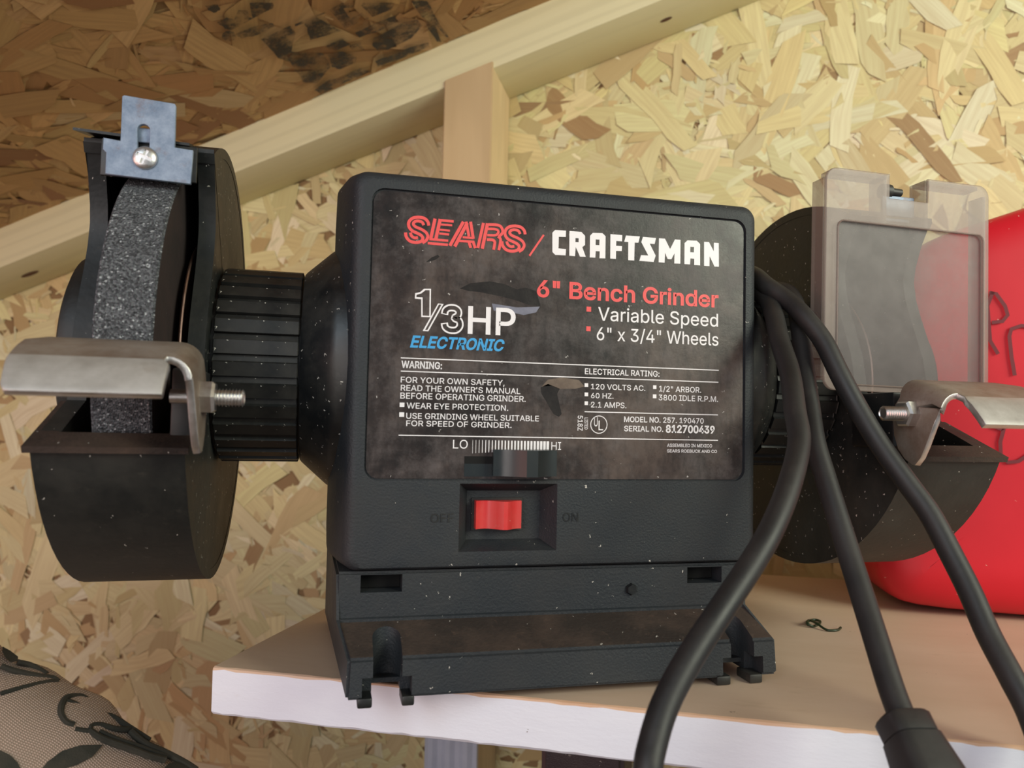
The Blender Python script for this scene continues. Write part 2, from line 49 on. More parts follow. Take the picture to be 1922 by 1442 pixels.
SM = [["d",[[30.49,66.145],[34.212,68.249],[41.17,69.314],[46.315,68.689],[50.875,67.067],[54.112,67.899],[58.061,66.863],[59.809,61.536],[54.887,61.899],[50.307,63.227],[45.126,64.193],[37.443,65.312],[33.65,65.398]]],["l",[[41.984,61.492],[51.01,60.605],[59.484,61.327],[58.212,59.217],[53.662,58.022],[50.407,58.483],[42.678,59.015]]],["d",[[60.376,32.42],[63.058,33.809],[67.516,32.179],[66.526,30.316],[68.364,23.165],[67.358,22.163],[65.298,23.097],[62.498,27.592],[60.758,30.151]]],["b",[[60.708,32.757],[63.029,35.312],[68.468,36.279],[74.68,35.497],[76.798,33.252],[73.352,32.355],[67.174,32.169],[64.428,33.198]]],["d",[[18.447,74.572],[20.287,76.328],[22.422,77.431],[23.116,76.799],[21.923,75.763],[20.053,74.954]]]]
INK = [[[-181.2,159.6],[-174.7,162.9],[-176.6,168.1],[-181.0,168.0],[-182.1,163.8]],[[-184.5,176.4],[-177.2,176.0],[-175.4,181.0],[-168.3,174.4],[-164.3,177.5],[-167.2,183.9],[-165.5,186.1],[-159.6,172.8],[-148.8,181.1],[-151.4,185.8],[-166.9,186.7],[-181.9,188.2],[-183.9,184.9]],[[-182.8,195.3],[-185.5,197.8],[-188.5,197.7],[-190.5,195.3],[-190.4,191.5],[-188.3,188.4],[-185.3,187.2],[-182.7,188.5],[-181.7,191.7]],[[-181.8,192.9],[-170.9,193.4],[-159.0,197.4],[-158.2,201.6],[-172.2,202.6],[-181.7,199.6]],[[-148.3,207.7],[-127.4,208.7],[-127.7,210.3],[-134.0,209.8],[-132.4,214.7],[-127.1,233.1],[-135.6,232.2],[-147.9,229.1],[-144.4,218.2],[-142.5,210.4],[-148.6,210.2]],[[-124.3,208.4],[-114.6,207.1],[-107.2,212.8],[-110.4,215.6],[-116.2,212.9],[-116.7,225.2],[-108.2,224.5],[-106.7,233.0],[-124.2,232.5]],[[-106.0,217.1],[-103.4,215.7],[-86.4,228.6],[-91.5,233.7],[-104.5,232.9]],[[-77.2,233.8],[-68.4,240.6],[-68.9,264.6],[-68.1,289.8],[-69.3,290.0],[-71.8,270.2],[-74.5,292.3],[-77.1,290.1],[-77.7,271.7],[-76.5,258.6]],[[-120.6,241.2],[-102.3,240.2],[-91.3,241.3],[-91.9,248.5],[-104.3,250.4],[-120.5,248.3]],[[-112.8,255.6],[-90.0,251.9],[-80.7,255.3],[-79.5,264.2],[-91.3,273.2],[-109.7,275.2],[-116.2,272.0],[-116.9,262.8]],[[-172.3,208.2],[-151.1,207.3],[-151.7,216.2],[-163.5,232.5],[-157.5,239.6],[-147.5,248.0],[-151.1,267.1],[-167.3,279.2],[-174.9,271.2],[-172.5,260.1],[-169.8,242.2],[-174.2,234.1]],[[-142.3,241.8],[-130.3,241.4],[-128.3,251.3],[-138.2,251.5],[-142.6,246.8]],[[-129.8,252.2],[-121.7,253.6],[-123.0,264.2],[-129.8,259.6]],[[-145.9,251.5],[-136.5,255.0],[-131.3,268.2],[-134.2,274.7],[-146.6,274.5],[-150.3,267.8]],[[-122.7,282.3],[-107.1,283.0],[-94.8,283.2],[-82.7,286.6],[-83.5,292.5],[-102.7,292.4],[-123.8,290.7]],[[-173.2,286.4],[-159.1,281.5],[-150.1,284.6],[-135.5,282.9],[-129.7,285.6],[-131.1,291.5],[-149.1,292.8],[-171.7,295.5]]]
MK = [[[249.4,87.3],[247.0,80.4],[248.0,63.6],[251.4,57.2]],[[247.8,86.9],[250.8,86.3],[254.6,80.3],[255.7,75.9],[253.4,72.9],[248.8,72.4]],[[258.4,47.0],[257.1,55.9],[256.3,65.7],[257.2,69.2],[261.4,70.8],[267.0,70.2]],[[248.8,22.7],[252.4,21.3],[254.7,23.1]],[[253.6,22.1],[251.9,15.2],[252.1,8.9],[255.0,5.7],[259.5,6.3],[265.2,10.5]]]

# ---------------------------------------------------------------- materials
def new_mat(name):
    m = bpy.data.materials.new(name); m.use_nodes = True
    nt = m.node_tree; b = nt.nodes['Principled BSDF']
    return m, nt, b
def N(nt, t, **k):
    n = nt.nodes.new(t)
    for a, v in k.items():
        if a in n.inputs: n.inputs[a].default_value = v
        else: setattr(n, a, v)
    return n
def ramp(nt, fac, stops):
    r = nt.nodes.new('ShaderNodeValToRGB'); e = r.color_ramp.elements
    while len(e) < len(stops): e.new(0.5)
    for i, (p, c) in enumerate(stops):
        e[i].position = p; e[i].color = (c[0], c[1], c[2], 1) if not isinstance(c, (int, float)) else (c, c, c, 1)
    nt.links.new(fac, r.inputs[0]); return r
def mixc(nt, fac, a, b, mode='MIX'):
    m = nt.nodes.new('ShaderNodeMix'); m.data_type = 'RGBA'; m.blend_type = mode
    for i, v in ((0, fac), (6, a), (7, b)):
        if hasattr(v, 'links'): nt.links.new(v, m.inputs[i])
        elif i == 0: m.inputs[0].default_value = v
        else: m.inputs[i].default_value = (v[0], v[1], v[2], 1)
    return m.outputs[2]
def coords(nt, scale=(1, 1, 1), kind='Object', rot=(0, 0, 0)):
    tc = nt.nodes.new('ShaderNodeTexCoord'); mp = nt.nodes.new('ShaderNodeMapping')
    mp.inputs['Scale'].default_value = scale; mp.inputs['Rotation'].default_value = rot
    nt.links.new(tc.outputs[kind], mp.inputs[0]); return mp.outputs[0]
def noise(nt, vec, scale, detail=3, rough=0.55):
    n = N(nt, 'ShaderNodeTexNoise'); n.inputs['Scale'].default_value = scale
    n.inputs['Detail'].default_value = detail; n.inputs['Roughness'].default_value = rough
    nt.links.new(vec, n.inputs['Vector']); return n.outputs['Fac']
def bump(nt, b, h, strength, dist):
    n = N(nt, 'ShaderNodeBump'); n.inputs['Strength'].default_value = strength; n.inputs['Distance'].default_value = dist
    nt.links.new(h, n.inputs['Height']); nt.links.new(n.outputs[0], b.inputs['Normal'])
def specks(nt, vec, scale, size, dens):
    # small bright dust grains: a voronoi cell centre, kept only for some cells
    nz = N(nt, 'ShaderNodeTexNoise'); nz.inputs['Scale'].default_value = scale * 2.2; nt.links.new(vec, nz.inputs['Vector'])
    ad = N(nt, 'ShaderNodeVectorMath', operation='MULTIPLY_ADD'); nt.links.new(nz.outputs['Color'], ad.inputs[0]); ad.inputs[1].default_value = (1.3 / scale,) * 3; nt.links.new(vec, ad.inputs[2])
    v = N(nt, 'ShaderNodeTexVoronoi'); v.inputs['Scale'].default_value = scale; nt.links.new(ad.outputs[0], v.inputs['Vector'])
    a = N(nt, 'ShaderNodeMath', operation='LESS_THAN'); nt.links.new(v.outputs['Distance'], a.inputs[0]); a.inputs[1].default_value = size
    s = N(nt, 'ShaderNodeSeparateColor'); nt.links.new(v.outputs['Color'], s.inputs[0])
    c = N(nt, 'ShaderNodeMath', operation='LESS_THAN'); nt.links.new(s.outputs[0], c.inputs[0]); c.inputs[1].default_value = dens
    m = N(nt, 'ShaderNodeMath', operation='MULTIPLY'); nt.links.new(a.outputs[0], m.inputs[0]); nt.links.new(c.outputs[0], m.inputs[1])
    return m.outputs[0]

def plastic(name, base, rough=0.45, dust=(0.12, 0.09, 0.07), dust_amt=0.25, grain=1500, bstr=0.35, spk=0.12, spec=0.5):
    m, nt, b = new_mat(name); v = coords(nt)
    big = noise(nt, v, 28, 5, 0.65); r = ramp(nt, big, [(0.42, 0.0), (0.75, dust_amt)])
    c = mixc(nt, r.outputs[0], base, dust)
    fine = noise(nt, v, 260, 4, 0.7); r2 = ramp(nt, fine, [(0.60, 0.0), (0.82, dust_amt)])
    c = mixc(nt, r2.outputs[0], c, dust)
    if spk: c = mixc(nt, specks(nt, v, 520, 0.15, spk), c, (0.55, 0.52, 0.47))
    nt.links.new(c, b.inputs['Base Color'])
    rr = ramp(nt, big, [(0.3, rough), (0.8, min(1, rough + 0.25))]); nt.links.new(rr.outputs[0], b.inputs['Roughness'])
    b.inputs['Specular IOR Level'].default_value = spec
    bump(nt, b, noise(nt, v, grain, 2, 0.5), bstr, 0.0003)
    return m
def plain(name, base, rough=0.5, metal=0.0, spec=0.5):
    m, nt, b = new_mat(name)
    b.inputs['Base Color'].default_value = (*base, 1); b.inputs['Roughness'].default_value = rough
    b.inputs['Metallic'].default_value = metal; b.inputs['Specular IOR Level'].default_value = spec
    return m
def metal(name, a, bcol, rough=0.35, scale=60, met=1.0, rust=None):
    m, nt, b = new_mat(name); v = coords(nt)
    n = noise(nt, v, scale, 6, 0.7); r = ramp(nt, n, [(0.35, a), (0.65, bcol)]); c = r.outputs[0]
    if rust:
        n2 = noise(nt, v, scale * 0.6, 5, 0.7); c = mixc(nt, ramp(nt, n2, [(0.56, 0.0), (0.72, 0.8)]).outputs[0], c, rust)
    nt.links.new(c, b.inputs['Base Color']); b.inputs['Metallic'].default_value = met
    rr = ramp(nt, n, [(0.3, rough), (0.8, rough + 0.2)]); nt.links.new(rr.outputs[0], b.inputs['Roughness'])
    bump(nt, b, noise(nt, v, scale * 12, 3), 0.15, 0.0002)
    return m

M = {}
M['case'] = plastic('black_textured_plastic', (0.0145, 0.0185, 0.0235), 0.50, dust=(0.05, 0.045, 0.04), dust_amt=0.35, grain=1300, bstr=0.6, spk=0.05)
M['dusty'] = plastic('dusty_black_plastic', (0.022, 0.015, 0.012), 0.62, dust=(0.085, 0.052, 0.036), dust_amt=0.85, grain=900, bstr=0.6, spk=0.10)
M['smooth'] = plastic('smooth_black_plastic', (0.007, 0.008, 0.009), 0.34, dust=(0.065, 0.058, 0.048), dust_amt=0.6, grain=500, bstr=0.15, spk=0.24)
M['guard'] = plastic('guard_black_plastic', (0.010, 0.012, 0.012), 0.42, dust=(0.06, 0.056, 0.045), dust_amt=0.5, grain=420, bstr=0.3, spk=0.10)
M['cord'] = plastic('black_rubber', (0.011, 0.011, 0.012), 0.42, dust=(0.05, 0.04, 0.035), dust_amt=0.45, grain=700, bstr=0.12, spk=0)
M['dark'] = plain('dark_void', (0.002, 0.002, 0.002), 0.9)
M['white'] = plain('white_ink', (0.84, 0.80, 0.82), 0.45)
M['red_ink'] = plain('red_ink', (0.80, 0.085, 0.085), 0.45)
M['blue_ink'] = plain('blue_ink', (0.055, 0.36, 0.72), 0.45)
M['red_plastic'] = plastic('red_switch_plastic', (0.62, 0.018, 0.022), 0.28, dust=(0.45, 0.2, 0.15), dust_amt=0.3, grain=300, bstr=0.05, spk=0.05)
M['knob'] = plastic('slider_black_plastic', (0.012, 0.018, 0.021), 0.16, dust=(0.05, 0.04, 0.03), dust_amt=0.15, grain=300, bstr=0.04, spk=0.0)
M['steel'] = metal('zinc_plated_steel', (0.62, 0.60, 0.58), (0.78, 0.77, 0.76), 0.28, 120)
M['bright_edge'] = metal('worn_bright_steel', (0.60, 0.58, 0.55), (0.75, 0.74, 0.74), 0.33, 150)
M['blade'] = metal('blued_steel', (0.15, 0.20, 0.28), (0.30, 0.36, 0.46), 0.45, 170, 0.35, rust=(0.20, 0.14, 0.13))
M['copper'] = metal('copper_edge', (0.45, 0.28, 0.22), (0.6, 0.42, 0.35), 0.35, 100)

# tool rest steel: bare grey with a brown rusty film
m, nt, b = new_mat('rusty_grey_steel'); v = coords(nt)
n1 = noise(nt, v, 45, 6, 0.7); n2 = noise(nt, v, 300, 4, 0.7)
c = ramp(nt, n1, [(0.38, (0.30, 0.25, 0.21)), (0.62, (0.20, 0.145, 0.11))]).outputs[0]
c = mixc(nt, ramp(nt, n2, [(0.5, 0.0), (0.75, 0.4)]).outputs[0], c, (0.17, 0.10, 0.065))
nt.links.new(c, b.inputs['Base Color']); b.inputs['Metallic'].default_value = 0.35; b.inputs['Roughness'].default_value = 0.5
bump(nt, b, n2, 0.2, 0.0003); M['rest'] = m
M['rest_lip'] = metal('bare_grey_steel', (0.36, 0.335, 0.31), (0.50, 0.475, 0.45), 0.42, 60, 0.4, rust=(0.30, 0.24, 0.19))

# nameplate: glossy dark film, smeared dust, plus sky reflection painted as pale blotches
m, nt, b = new_mat('smeared_reflection_nameplate_film'); v = coords(nt)
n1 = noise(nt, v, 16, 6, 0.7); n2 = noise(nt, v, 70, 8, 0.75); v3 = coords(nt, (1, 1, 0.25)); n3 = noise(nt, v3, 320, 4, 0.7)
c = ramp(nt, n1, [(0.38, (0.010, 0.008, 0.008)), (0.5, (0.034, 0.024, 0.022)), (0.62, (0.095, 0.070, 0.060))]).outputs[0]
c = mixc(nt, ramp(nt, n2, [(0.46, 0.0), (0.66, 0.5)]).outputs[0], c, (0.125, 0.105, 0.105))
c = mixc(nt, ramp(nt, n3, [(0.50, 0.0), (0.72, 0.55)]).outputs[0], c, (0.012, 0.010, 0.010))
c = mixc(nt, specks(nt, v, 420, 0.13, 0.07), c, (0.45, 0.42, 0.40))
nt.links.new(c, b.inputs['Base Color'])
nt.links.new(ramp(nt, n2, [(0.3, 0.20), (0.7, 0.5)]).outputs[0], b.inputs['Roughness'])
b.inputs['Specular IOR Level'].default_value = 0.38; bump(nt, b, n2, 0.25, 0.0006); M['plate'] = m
M['smear_dark'] = metal('dark_smear', (0.010, 0.008, 0.007), (0.022, 0.017, 0.014), 0.15, 60, 0.0)
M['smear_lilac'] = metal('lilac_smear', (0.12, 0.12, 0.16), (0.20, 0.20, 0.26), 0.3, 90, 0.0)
M['smear_brown'] = metal('brown_smear', (0.09, 0.06, 0.045), (0.16, 0.115, 0.085), 0.3, 90, 0.0)

# abrasive wheel
m, nt, b = new_mat('grey_abrasive_grit'); v = coords(nt)
vo = N(nt, 'ShaderNodeTexVoronoi'); vo.inputs['Scale'].default_value = 1900; nt.links.new(v, vo.inputs['Vector'])
sp = N(nt, 'ShaderNodeSeparateColor'); nt.links.new(vo.outputs['Color'], sp.inputs[0])
c = ramp(nt, sp.outputs[0], [(0.0, (0.018, 0.020, 0.024)), (0.5, (0.085, 0.092, 0.102)), (0.9, (0.19, 0.20, 0.215)), (0.955, (0.13, 0.14, 0.15)), (0.965, (0.50, 0.52, 0.54))]).outputs[0]
c = mixc(nt, ramp(nt, noise(nt, v, 30, 4), [(0.4, 0.0), (0.8, 0.35)]).outputs[0], c, (0.06, 0.065, 0.07))
nt.links.new(c, b.inputs['Base Color']); b.inputs['Roughness'].default_value = 0.62
bump(nt, b, vo.outputs['Distance'], 0.9, 0.0008); M['grit'] = m
M['grit_side'] = plastic('brown_wheel_side', (0.022, 0.014, 0.013), 0.8, dust=(0.06, 0.03, 0.025), dust_amt=0.5, grain=700, bstr=0.5, spk=0.05)

# smoked clear plastic shield, dusty
def shield_mat(name, alpha, col):
    m, nt, b = new_mat(name); v = coords(nt)
    n1 = noise(nt, v, 40, 6, 0.7); nt.links.new(mixc(nt, ramp(nt, n1, [(0.4, 0.0), (0.7, 0.6)]).outputs[0], col, tuple(x * 0.8 for x in col)), b.inputs['Base Color'])
    r = ramp(nt, noise(nt, v, 90, 6, 0.75), [(0.3, alpha - 0.06), (0.75, alpha + 0.08)]); nt.links.new(r.outputs[0], b.inputs['Alpha'])
    b.inputs['Roughness'].default_value = 0.38; return m
M['shield_rim'] = shield_mat('smoked_plastic_rim', 0.47, (0.31, 0.23, 0.20))
M['shield_pane'] = shield_mat('dusty_clear_plastic', 0.36, (0.19, 0.155, 0.155))

# red fuel can
m, nt, b = new_mat('red_polyethylene'); v = coords(nt)
n1 = noise(nt, v, 14, 4); c = ramp(nt, n1, [(0.3, (0.56, 0.006, 0.018)), (0.7, (0.66, 0.010, 0.026))]).outputs[0]
c = mixc(nt, specks(nt, v, 160, 0.07, 0.12), c, (0.75, 0.35, 0.3))
nt.links.new(c, b.inputs['Base Color']); b.inputs['Roughness'].default_value = 0.42
b.inputs['Subsurface Weight'].default_value = 0.0; b.inputs['Subsurface Radius'].default_value = (0.01, 0.002, 0.002); b.inputs['Subsurface Scale'].default_value = 0.5
bump(nt, b, noise(nt, v, 220, 3), 0.06, 0.0005); M['red_can'] = m
M['marker'] = plain('marker_ink', (0.16, 0.012, 0.02), 0.5)
M['stamp'] = None

# painted board
def board(name, c1, c2, spot, bs=0.25):
    m, nt, b = new_mat(name); v = coords(nt); vs = coords(nt, (0.3, 1, 1))
    c = ramp(nt, noise(nt, vs, 26, 5, 0.65), [(0.35, c1), (0.7, c2)]).outputs[0]
    n2 = noise(nt, vs, 60, 7, 0.75); c = mixc(nt, ramp(nt, n2, [(0.60, 0.0), (0.74, 0.55)]).outputs[0], c, spot)
    c = mixc(nt, specks(nt, v, 120, 0.05, 0.12), c, (0.12, 0.07, 0.05))
    nt.links.new(c, b.inputs['Base Color']); b.inputs['Roughness'].default_value = 0.55
    bump(nt, b, n2, bs, 0.0008); return m
M['shelf_top'] = board('tan_dirty_paint', (0.62, 0.46, 0.345), (0.56, 0.40, 0.29), (0.44, 0.30, 0.20))
M['shelf_front'] = board('white_paint', (0.74, 0.75, 0.84), (0.82, 0.83, 0.90), (0.70, 0.64, 0.64), 0.35)
M['shelf_raw'] = board('raw_worn_edge', (0.55, 0.30, 0.17), (0.70, 0.50, 0.36), (0.35, 0.17, 0.09))

# sawn pine
def pine(name, c1, c2, axis_scale, rough=0.7):
    m, nt, b = new_mat(name); v = coords(nt, axis_scale)
    n1 = noise(nt, v, 18, 5, 0.6)
    wv = N(nt, 'ShaderNodeTexWave', wave_type='BANDS', bands_direction='Z'); wv.inputs['Scale'].default_value = 30; wv.inputs['Distortion'].default_value = 5
    wv.inputs['Detail'].default_value = 3; wv.inputs['Detail Scale'].default_value = 1.5
    nt.links.new(v, wv.inputs['Vector'])
    c = ramp(nt, n1, [(0.3, c1), (0.72, c2)]).outputs[0]
    c = mixc(nt, ramp(nt, wv.outputs['Fac'], [(0.55, 0.0), (0.95, 0.20)]).outputs[0], c, tuple(x * 0.68 for x in c2))
    nt.links.new(c, b.inputs['Base Color']); b.inputs['Roughness'].default_value = rough
    bump(nt, b, n1, 0.2, 0.001); return m
M['pine_x'] = pine('pale_pine', (0.79, 0.74, 0.49), (0.74, 0.67, 0.41), (0.06, 1, 1))
M['pine_z'] = pine('tan_pine', (0.68, 0.52, 0.31), (0.58, 0.41, 0.22), (1, 1, 0.06))
M['knot'] = plain('pine_knot', (0.13, 0.06, 0.035), 0.8)

# oriented strand board: flake colour from the mesh, grain along each flake
def osb(name, tint):
    m, nt, b = new_mat(name)
    at = N(nt, 'ShaderNodeAttribute', attribute_name='tone')
    uv = N(nt, 'ShaderNodeUVMap', uv_map='grain'); mp = nt.nodes.new('ShaderNodeMapping'); mp.inputs['Scale'].default_value = (22, 420, 1)
    nt.links.new(uv.outputs[0], mp.inputs[0])
    n1 = N(nt, 'ShaderNodeTexNoise'); n1.inputs['Scale'].default_value = 1; n1.inputs['Detail'].default_value = 4; nt.links.new(mp.outputs[0], n1.inputs['Vector'])
    c = mixc(nt, ramp(nt, n1.outputs['Fac'], [(0.35, 0.0), (0.7, 0.38)]).outputs[0], at.outputs['Color'], tint)
    nt.links.new(c, b.inputs['Base Color']); b.inputs['Roughness'].default_value = 0.62
    bump(nt, b, n1.outputs['Fac'], 0.25, 0.0006); return m
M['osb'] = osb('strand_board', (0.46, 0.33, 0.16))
M['osb_roof'] = osb('strand_board_roof', (0.30, 0.17, 0.07))  # same wood as the wall, with the roof's dim light painted in as brown
M['osb_core'] = plain('strand_board_core', (0.30, 0.19, 0.09), 0.85)

# ---------------------------------------------------------------- mesh helpers
def link(name, me, mats, parent=None, mw=None):
    o = bpy.data.objects.new(name, me); COL.objects.link(o)
    for mm in (mats if isinstance(mats, (list, tuple)) else [mats]):
        if mm: me.materials.append(mm)
    if mw is not None: o.matrix_world = mw
    if parent:
        o.parent = parent
        o.matrix_parent_inverse = WORLD[parent.name].inverted()
    WORLD[o.name] = mw.copy() if mw is not None else Matrix()
    return o
WORLD = {}
def from_bm(name, bm, mats, parent=None, mw=None, smooth=None):
    bmesh.ops.recalc_face_normals(bm, faces=bm.faces[:])
    me = bpy.data.meshes.new(name); bm.to_mesh(me); bm.free()
    if smooth is not None:
        me.shade_smooth()
        me.set_sharp_from_angle(angle=math.radians(smooth))
    return link(name, me, mats, parent, mw)
def thing(name, label, cat, loc, group=None, rot=0):
    o = bpy.data.objects.new(name, None); COL.objects.link(o); o.empty_display_size = 0.02
    mw = Matrix.Translation(loc) @ Matrix.Rotation(rot, 4, 'Z'); o.matrix_world = mw; WORLD[o.name] = mw.copy()
    o['label'] = label; o['category'] = cat
    if group: o['group'] = group
    return o
def tag(o, label, cat, group=None):
    o['label'] = label; o['category'] = cat
    if group: o['group'] = group
    return o
def box(bm, x0, x1, y0, y1, z0, z1, bev=0.0, seg=2, mi=0):
    vs = [bm.verts.new((x, y, z)) for z in (z0, z1) for (x, y) in ((x0, y0), (x1, y0), (x1, y1), (x0, y1))]
    fs = [bm.faces.new([vs[i] for i in q]) for q in ((0, 3, 2, 1), (4, 5, 6, 7), (0, 1, 5, 4), (1, 2, 6, 5), (2, 3, 7, 6), (3, 0, 4, 7))]
    for f in fs: f.material_index = mi
    if bev:
        es = list({e for f in fs for e in f.edges})
        bmesh.ops.bevel(bm, geom=es, offset=bev, segments=seg, profile=0.5, affect='EDGES')
def extrude_poly(bm, pts, axis, a0, a1):
    # pts: 2-D polygon; axis 0: (y,z) extruded in x; 1: (x,z) in y; 2: (x,y) in z
    def P(p, a): return {0: (a, p[0], p[1]), 1: (p[0], a, p[1]), 2: (p[0], p[1], a)}[axis]
    A = [bm.verts.new(P(p, a0)) for p in pts]; B = [bm.verts.new(P(p, a1)) for p in pts]
    n = len(pts); bm.faces.new(A); bm.faces.new(B[::-1])
    for i in range(n): bm.faces.new([A[i], A[(i + 1) % n], B[(i + 1) % n], B[i]])
def lathe_x(bm, prof, cy, cz, seg=64, a0=0, a1=2 * PI, cap=True):
    # prof: list of (x, r)
    full = abs(a1 - a0 - 2 * PI) < 1e-6; n = seg if full else seg + 1
    rings = []
    for x, r in prof:
        rings.append([bm.verts.new((x, cy + r * math.cos(a0 + (a1 - a0) * i / seg), cz + r * math.sin(a0 + (a1 - a0) * i / seg))) for i in range(n)])
    for k in range(len(rings) - 1):
        A, B = rings[k], rings[k + 1]
        for i in range(n if full else n - 1):
            j = (i + 1) % n; bm.faces.new([A[i], A[j], B[j], B[i]])
    if cap and full:
        bm.faces.new(rings[0]); bm.faces.new(rings[-1][::-1])
def loft(bm, rings, cap=True):
    R = [[bm.verts.new(p) for p in r] for r in rings]
    n = len(R[0])
    for A, B in zip(R, R[1:]):
        for i in range(n): bm.faces.new([A[i], A[(i + 1) % n], B[(i + 1) % n], B[i]])
    if cap: bm.faces.new(R[0]); bm.faces.new(R[-1][::-1])
def rrect(x0, x1, z0, z1, r, seg=6):
    out = []
    for cx, cz, a in ((x1 - r, z0 + r, -PI / 2), (x1 - r, z1 - r, 0), (x0 + r, z1 - r, PI / 2), (x0 + r, z0 + r, PI)):
        for i in range(seg + 1):
            t = a + PI / 2 * i / seg; out.append((cx + r * math.cos(t), cz + r * math.sin(t)))
    return out
def tube(pts, rad, sub=8, seg=16, closed=False):
    # smooth tube through points (Catmull-Rom), returns a bmesh
    P = [Vector(p) for p in pts]; path = []
    for i in range(len(P) - 1):
        p0 = P[max(i - 1, 0)]; p1 = P[i]; p2 = P[i + 1]; p3 = P[min(i + 2, len(P) - 1)]
        for k in range(sub):
            t = k / sub
            path.append(0.5 * ((2 * p1) + (-p0 + p2) * t + (2 * p0 - 5 * p1 + 4 * p2 - p3) * t * t + (-p0 + 3 * p1 - 3 * p2 + p3) * t ** 3))
    path.append(P[-1])
    bm = bmesh.new(); rings = []; up = None
    for i, p in enumerate(path):
        d = (path[min(i + 1, len(path) - 1)] - path[max(i - 1, 0)]).normalized()
        if up is None: up = Vector((1, 0, 0)) if abs(d.x) < 0.9 else Vector((0, 1, 0))
        up = (up - d * up.dot(d)).normalized(); s = d.cross(up)
        r = rad(i / (len(path) - 1)) if callable(rad) else rad
        rings.append([bm.verts.new(p + (up * math.cos(2 * PI * k / seg) + s * math.sin(2 * PI * k / seg)) * r) for k in range(seg)])
    for A, B in zip(rings, rings[1:]):
        for i in range(seg): bm.faces.new([A[i], A[(i + 1) % seg], B[(i + 1) % seg], B[i]])
    bm.faces.new(rings[0]); bm.faces.new(rings[-1][::-1])
    return bm
def evaluated(o):
    dg = bpy.context.evaluated_depsgraph_get(); dg.update()
    return bpy.data.meshes.new_from_object(o.evaluated_get(dg))
def cut(o, cutters):
    # subtract the given bmesh solids from object o for good
    tmp = []
    for bm in cutters:
        bmesh.ops.recalc_face_normals(bm, faces=bm.faces[:])
        me = bpy.data.meshes.new('cutter'); bm.to_mesh(me); bm.free()
        c = bpy.data.objects.new('cutter', me); COL.objects.link(c); tmp.append(c)
        md = o.modifiers.new('b', 'BOOLEAN'); md.object = c; md.operation = 'DIFFERENCE'; md.solver = 'EXACT'
    me = evaluated(o); old = o.data; o.modifiers.clear(); o.data = me
    bpy.data.meshes.remove(old)
    for c in tmp: bpy.data.objects.remove(c)
    o.data.shade_smooth(); o.data.set_sharp_from_angle(angle=math.radians(35))
def flat_shape(name, loops, y, depth, mat, parent=None, bev=0.0):
    # filled outline (with holes) in the XZ plane, front face at y, going back by depth
    cu = bpy.data.curves.new(name, 'CURVE'); cu.dimensions = '2D'; cu.fill_mode = 'BOTH'; cu.extrude = depth / 2
    if bev: cu.bevel_depth = bev; cu.bevel_resolution = 2; cu.extrude = max(depth / 2 - bev, 0); cu.offset = -bev
    for lp in loops:
        s = cu.splines.new('POLY'); s.points.add(len(lp) - 1); s.use_cyclic_u = True
        for p, (x, z) in zip(s.points, lp): p.co = (x, z, 0, 1)
    o = bpy.data.objects.new(name, cu); COL.objects.link(o); me = evaluated(o)
    bpy.data.objects.remove(o); bpy.data.curves.remove(cu)
    me.transform(Matrix(((1, 0, 0, 0), (0, 0, -1, y + depth / 2), (0, 1, 0, 0), (0, 0, 0, 1))))
    me.name = name; me.materials.clear()
    return link(name, me, mat, parent)
from mathutils.geometry import delaunay_2d_cdt
GC = {}
def winding(x, y, lp):
    w_ = 0; n = len(lp) // 2
    for i in range(n):
        x1, y1, x2, y2 = lp[2 * i], lp[2 * i + 1], lp[(2 * i + 2) % (2 * n)], lp[(2 * i + 3) % (2 * n)]
        if (y1 > y) != (y2 > y) and x < (x2 - x1) * (y - y1) / (y2 - y1) + x1: w_ += 1 if y2 > y1 else -1
    return w_
def glyph_fill(ch):
    # triangles of one letter, filled by winding number (contours may overlap)
    if ch in GC: return GC[ch]
    loops = GLYPH[ch][1]; vs = []; es = []
    for lp in loops:
        b0 = len(vs); n = len(lp) // 2
        vs += [Vector((lp[2 * i], lp[2 * i + 1])) for i in range(n)]; es += [(b0 + i, b0 + (i + 1) % n) for i in range(n)]
    out = ([], [])
    if vs:
        r = delaunay_2d_cdt(vs, es, [], 0, 0.01); P = r[0]; keep = []
        for f in r[2]:
            cx = sum(P[k].x for k in f) / len(f); cy = sum(P[k].y for k in f) / len(f)
            if sum(winding(cx, cy, lp) for lp in loops) != 0: keep.append(tuple(f))
        out = ([(p.x / 1000, p.y / 1000) for p in P], keep)
    GC[ch] = out; return out
def text_mesh(s, offset=0.0, shear=0.0):
    V = []; F = []; pen = 0.0
    for ch in s:
        P, T_ = glyph_fill(ch); b0 = len(V)
        V += [(pen + x + shear * y, y, 0) for x, y in P]; F += [tuple(b0 + k for k in f) for f in T_]
        if offset > 0:      # bold: a mitred border along every contour, a hair in front
            for lp in GLYPH[ch][1]:
                n = len(lp) // 2; Q = [Vector((lp[2 * i] / 1000, lp[2 * i + 1] / 1000)) for i in range(n)]; b0 = len(V)
                for i in range(n):
                    a = (Q[i] - Q[i - 1]); b2 = (Q[(i + 1) % n] - Q[i]); a.normalize(); b2.normalize(); t = a + b2
                    if t.length < 1e-6: t = a
                    t.normalize(); nv = Vector((-t.y, t.x)); c = max(0.5, abs(nv.dot(Vector((-a.y, a.x))))); nv = nv * offset / c
                    for sgn in (-1, 1): V.append((pen + Q[i].x + nv.x * sgn + shear * (Q[i].y + nv.y * sgn), Q[i].y + nv.y * sgn, 0.02))
                for i in range(n):
                    k = (i + 1) % n; F.append((b0 + 2 * i, b0 + 2 * k, b0 + 2 * k + 1, b0 + 2 * i + 1))
        pen += GLYPH[ch][0] / 1000
    me = bpy.data.meshes.new('t'); me.from_pydata(V, [], F); return me
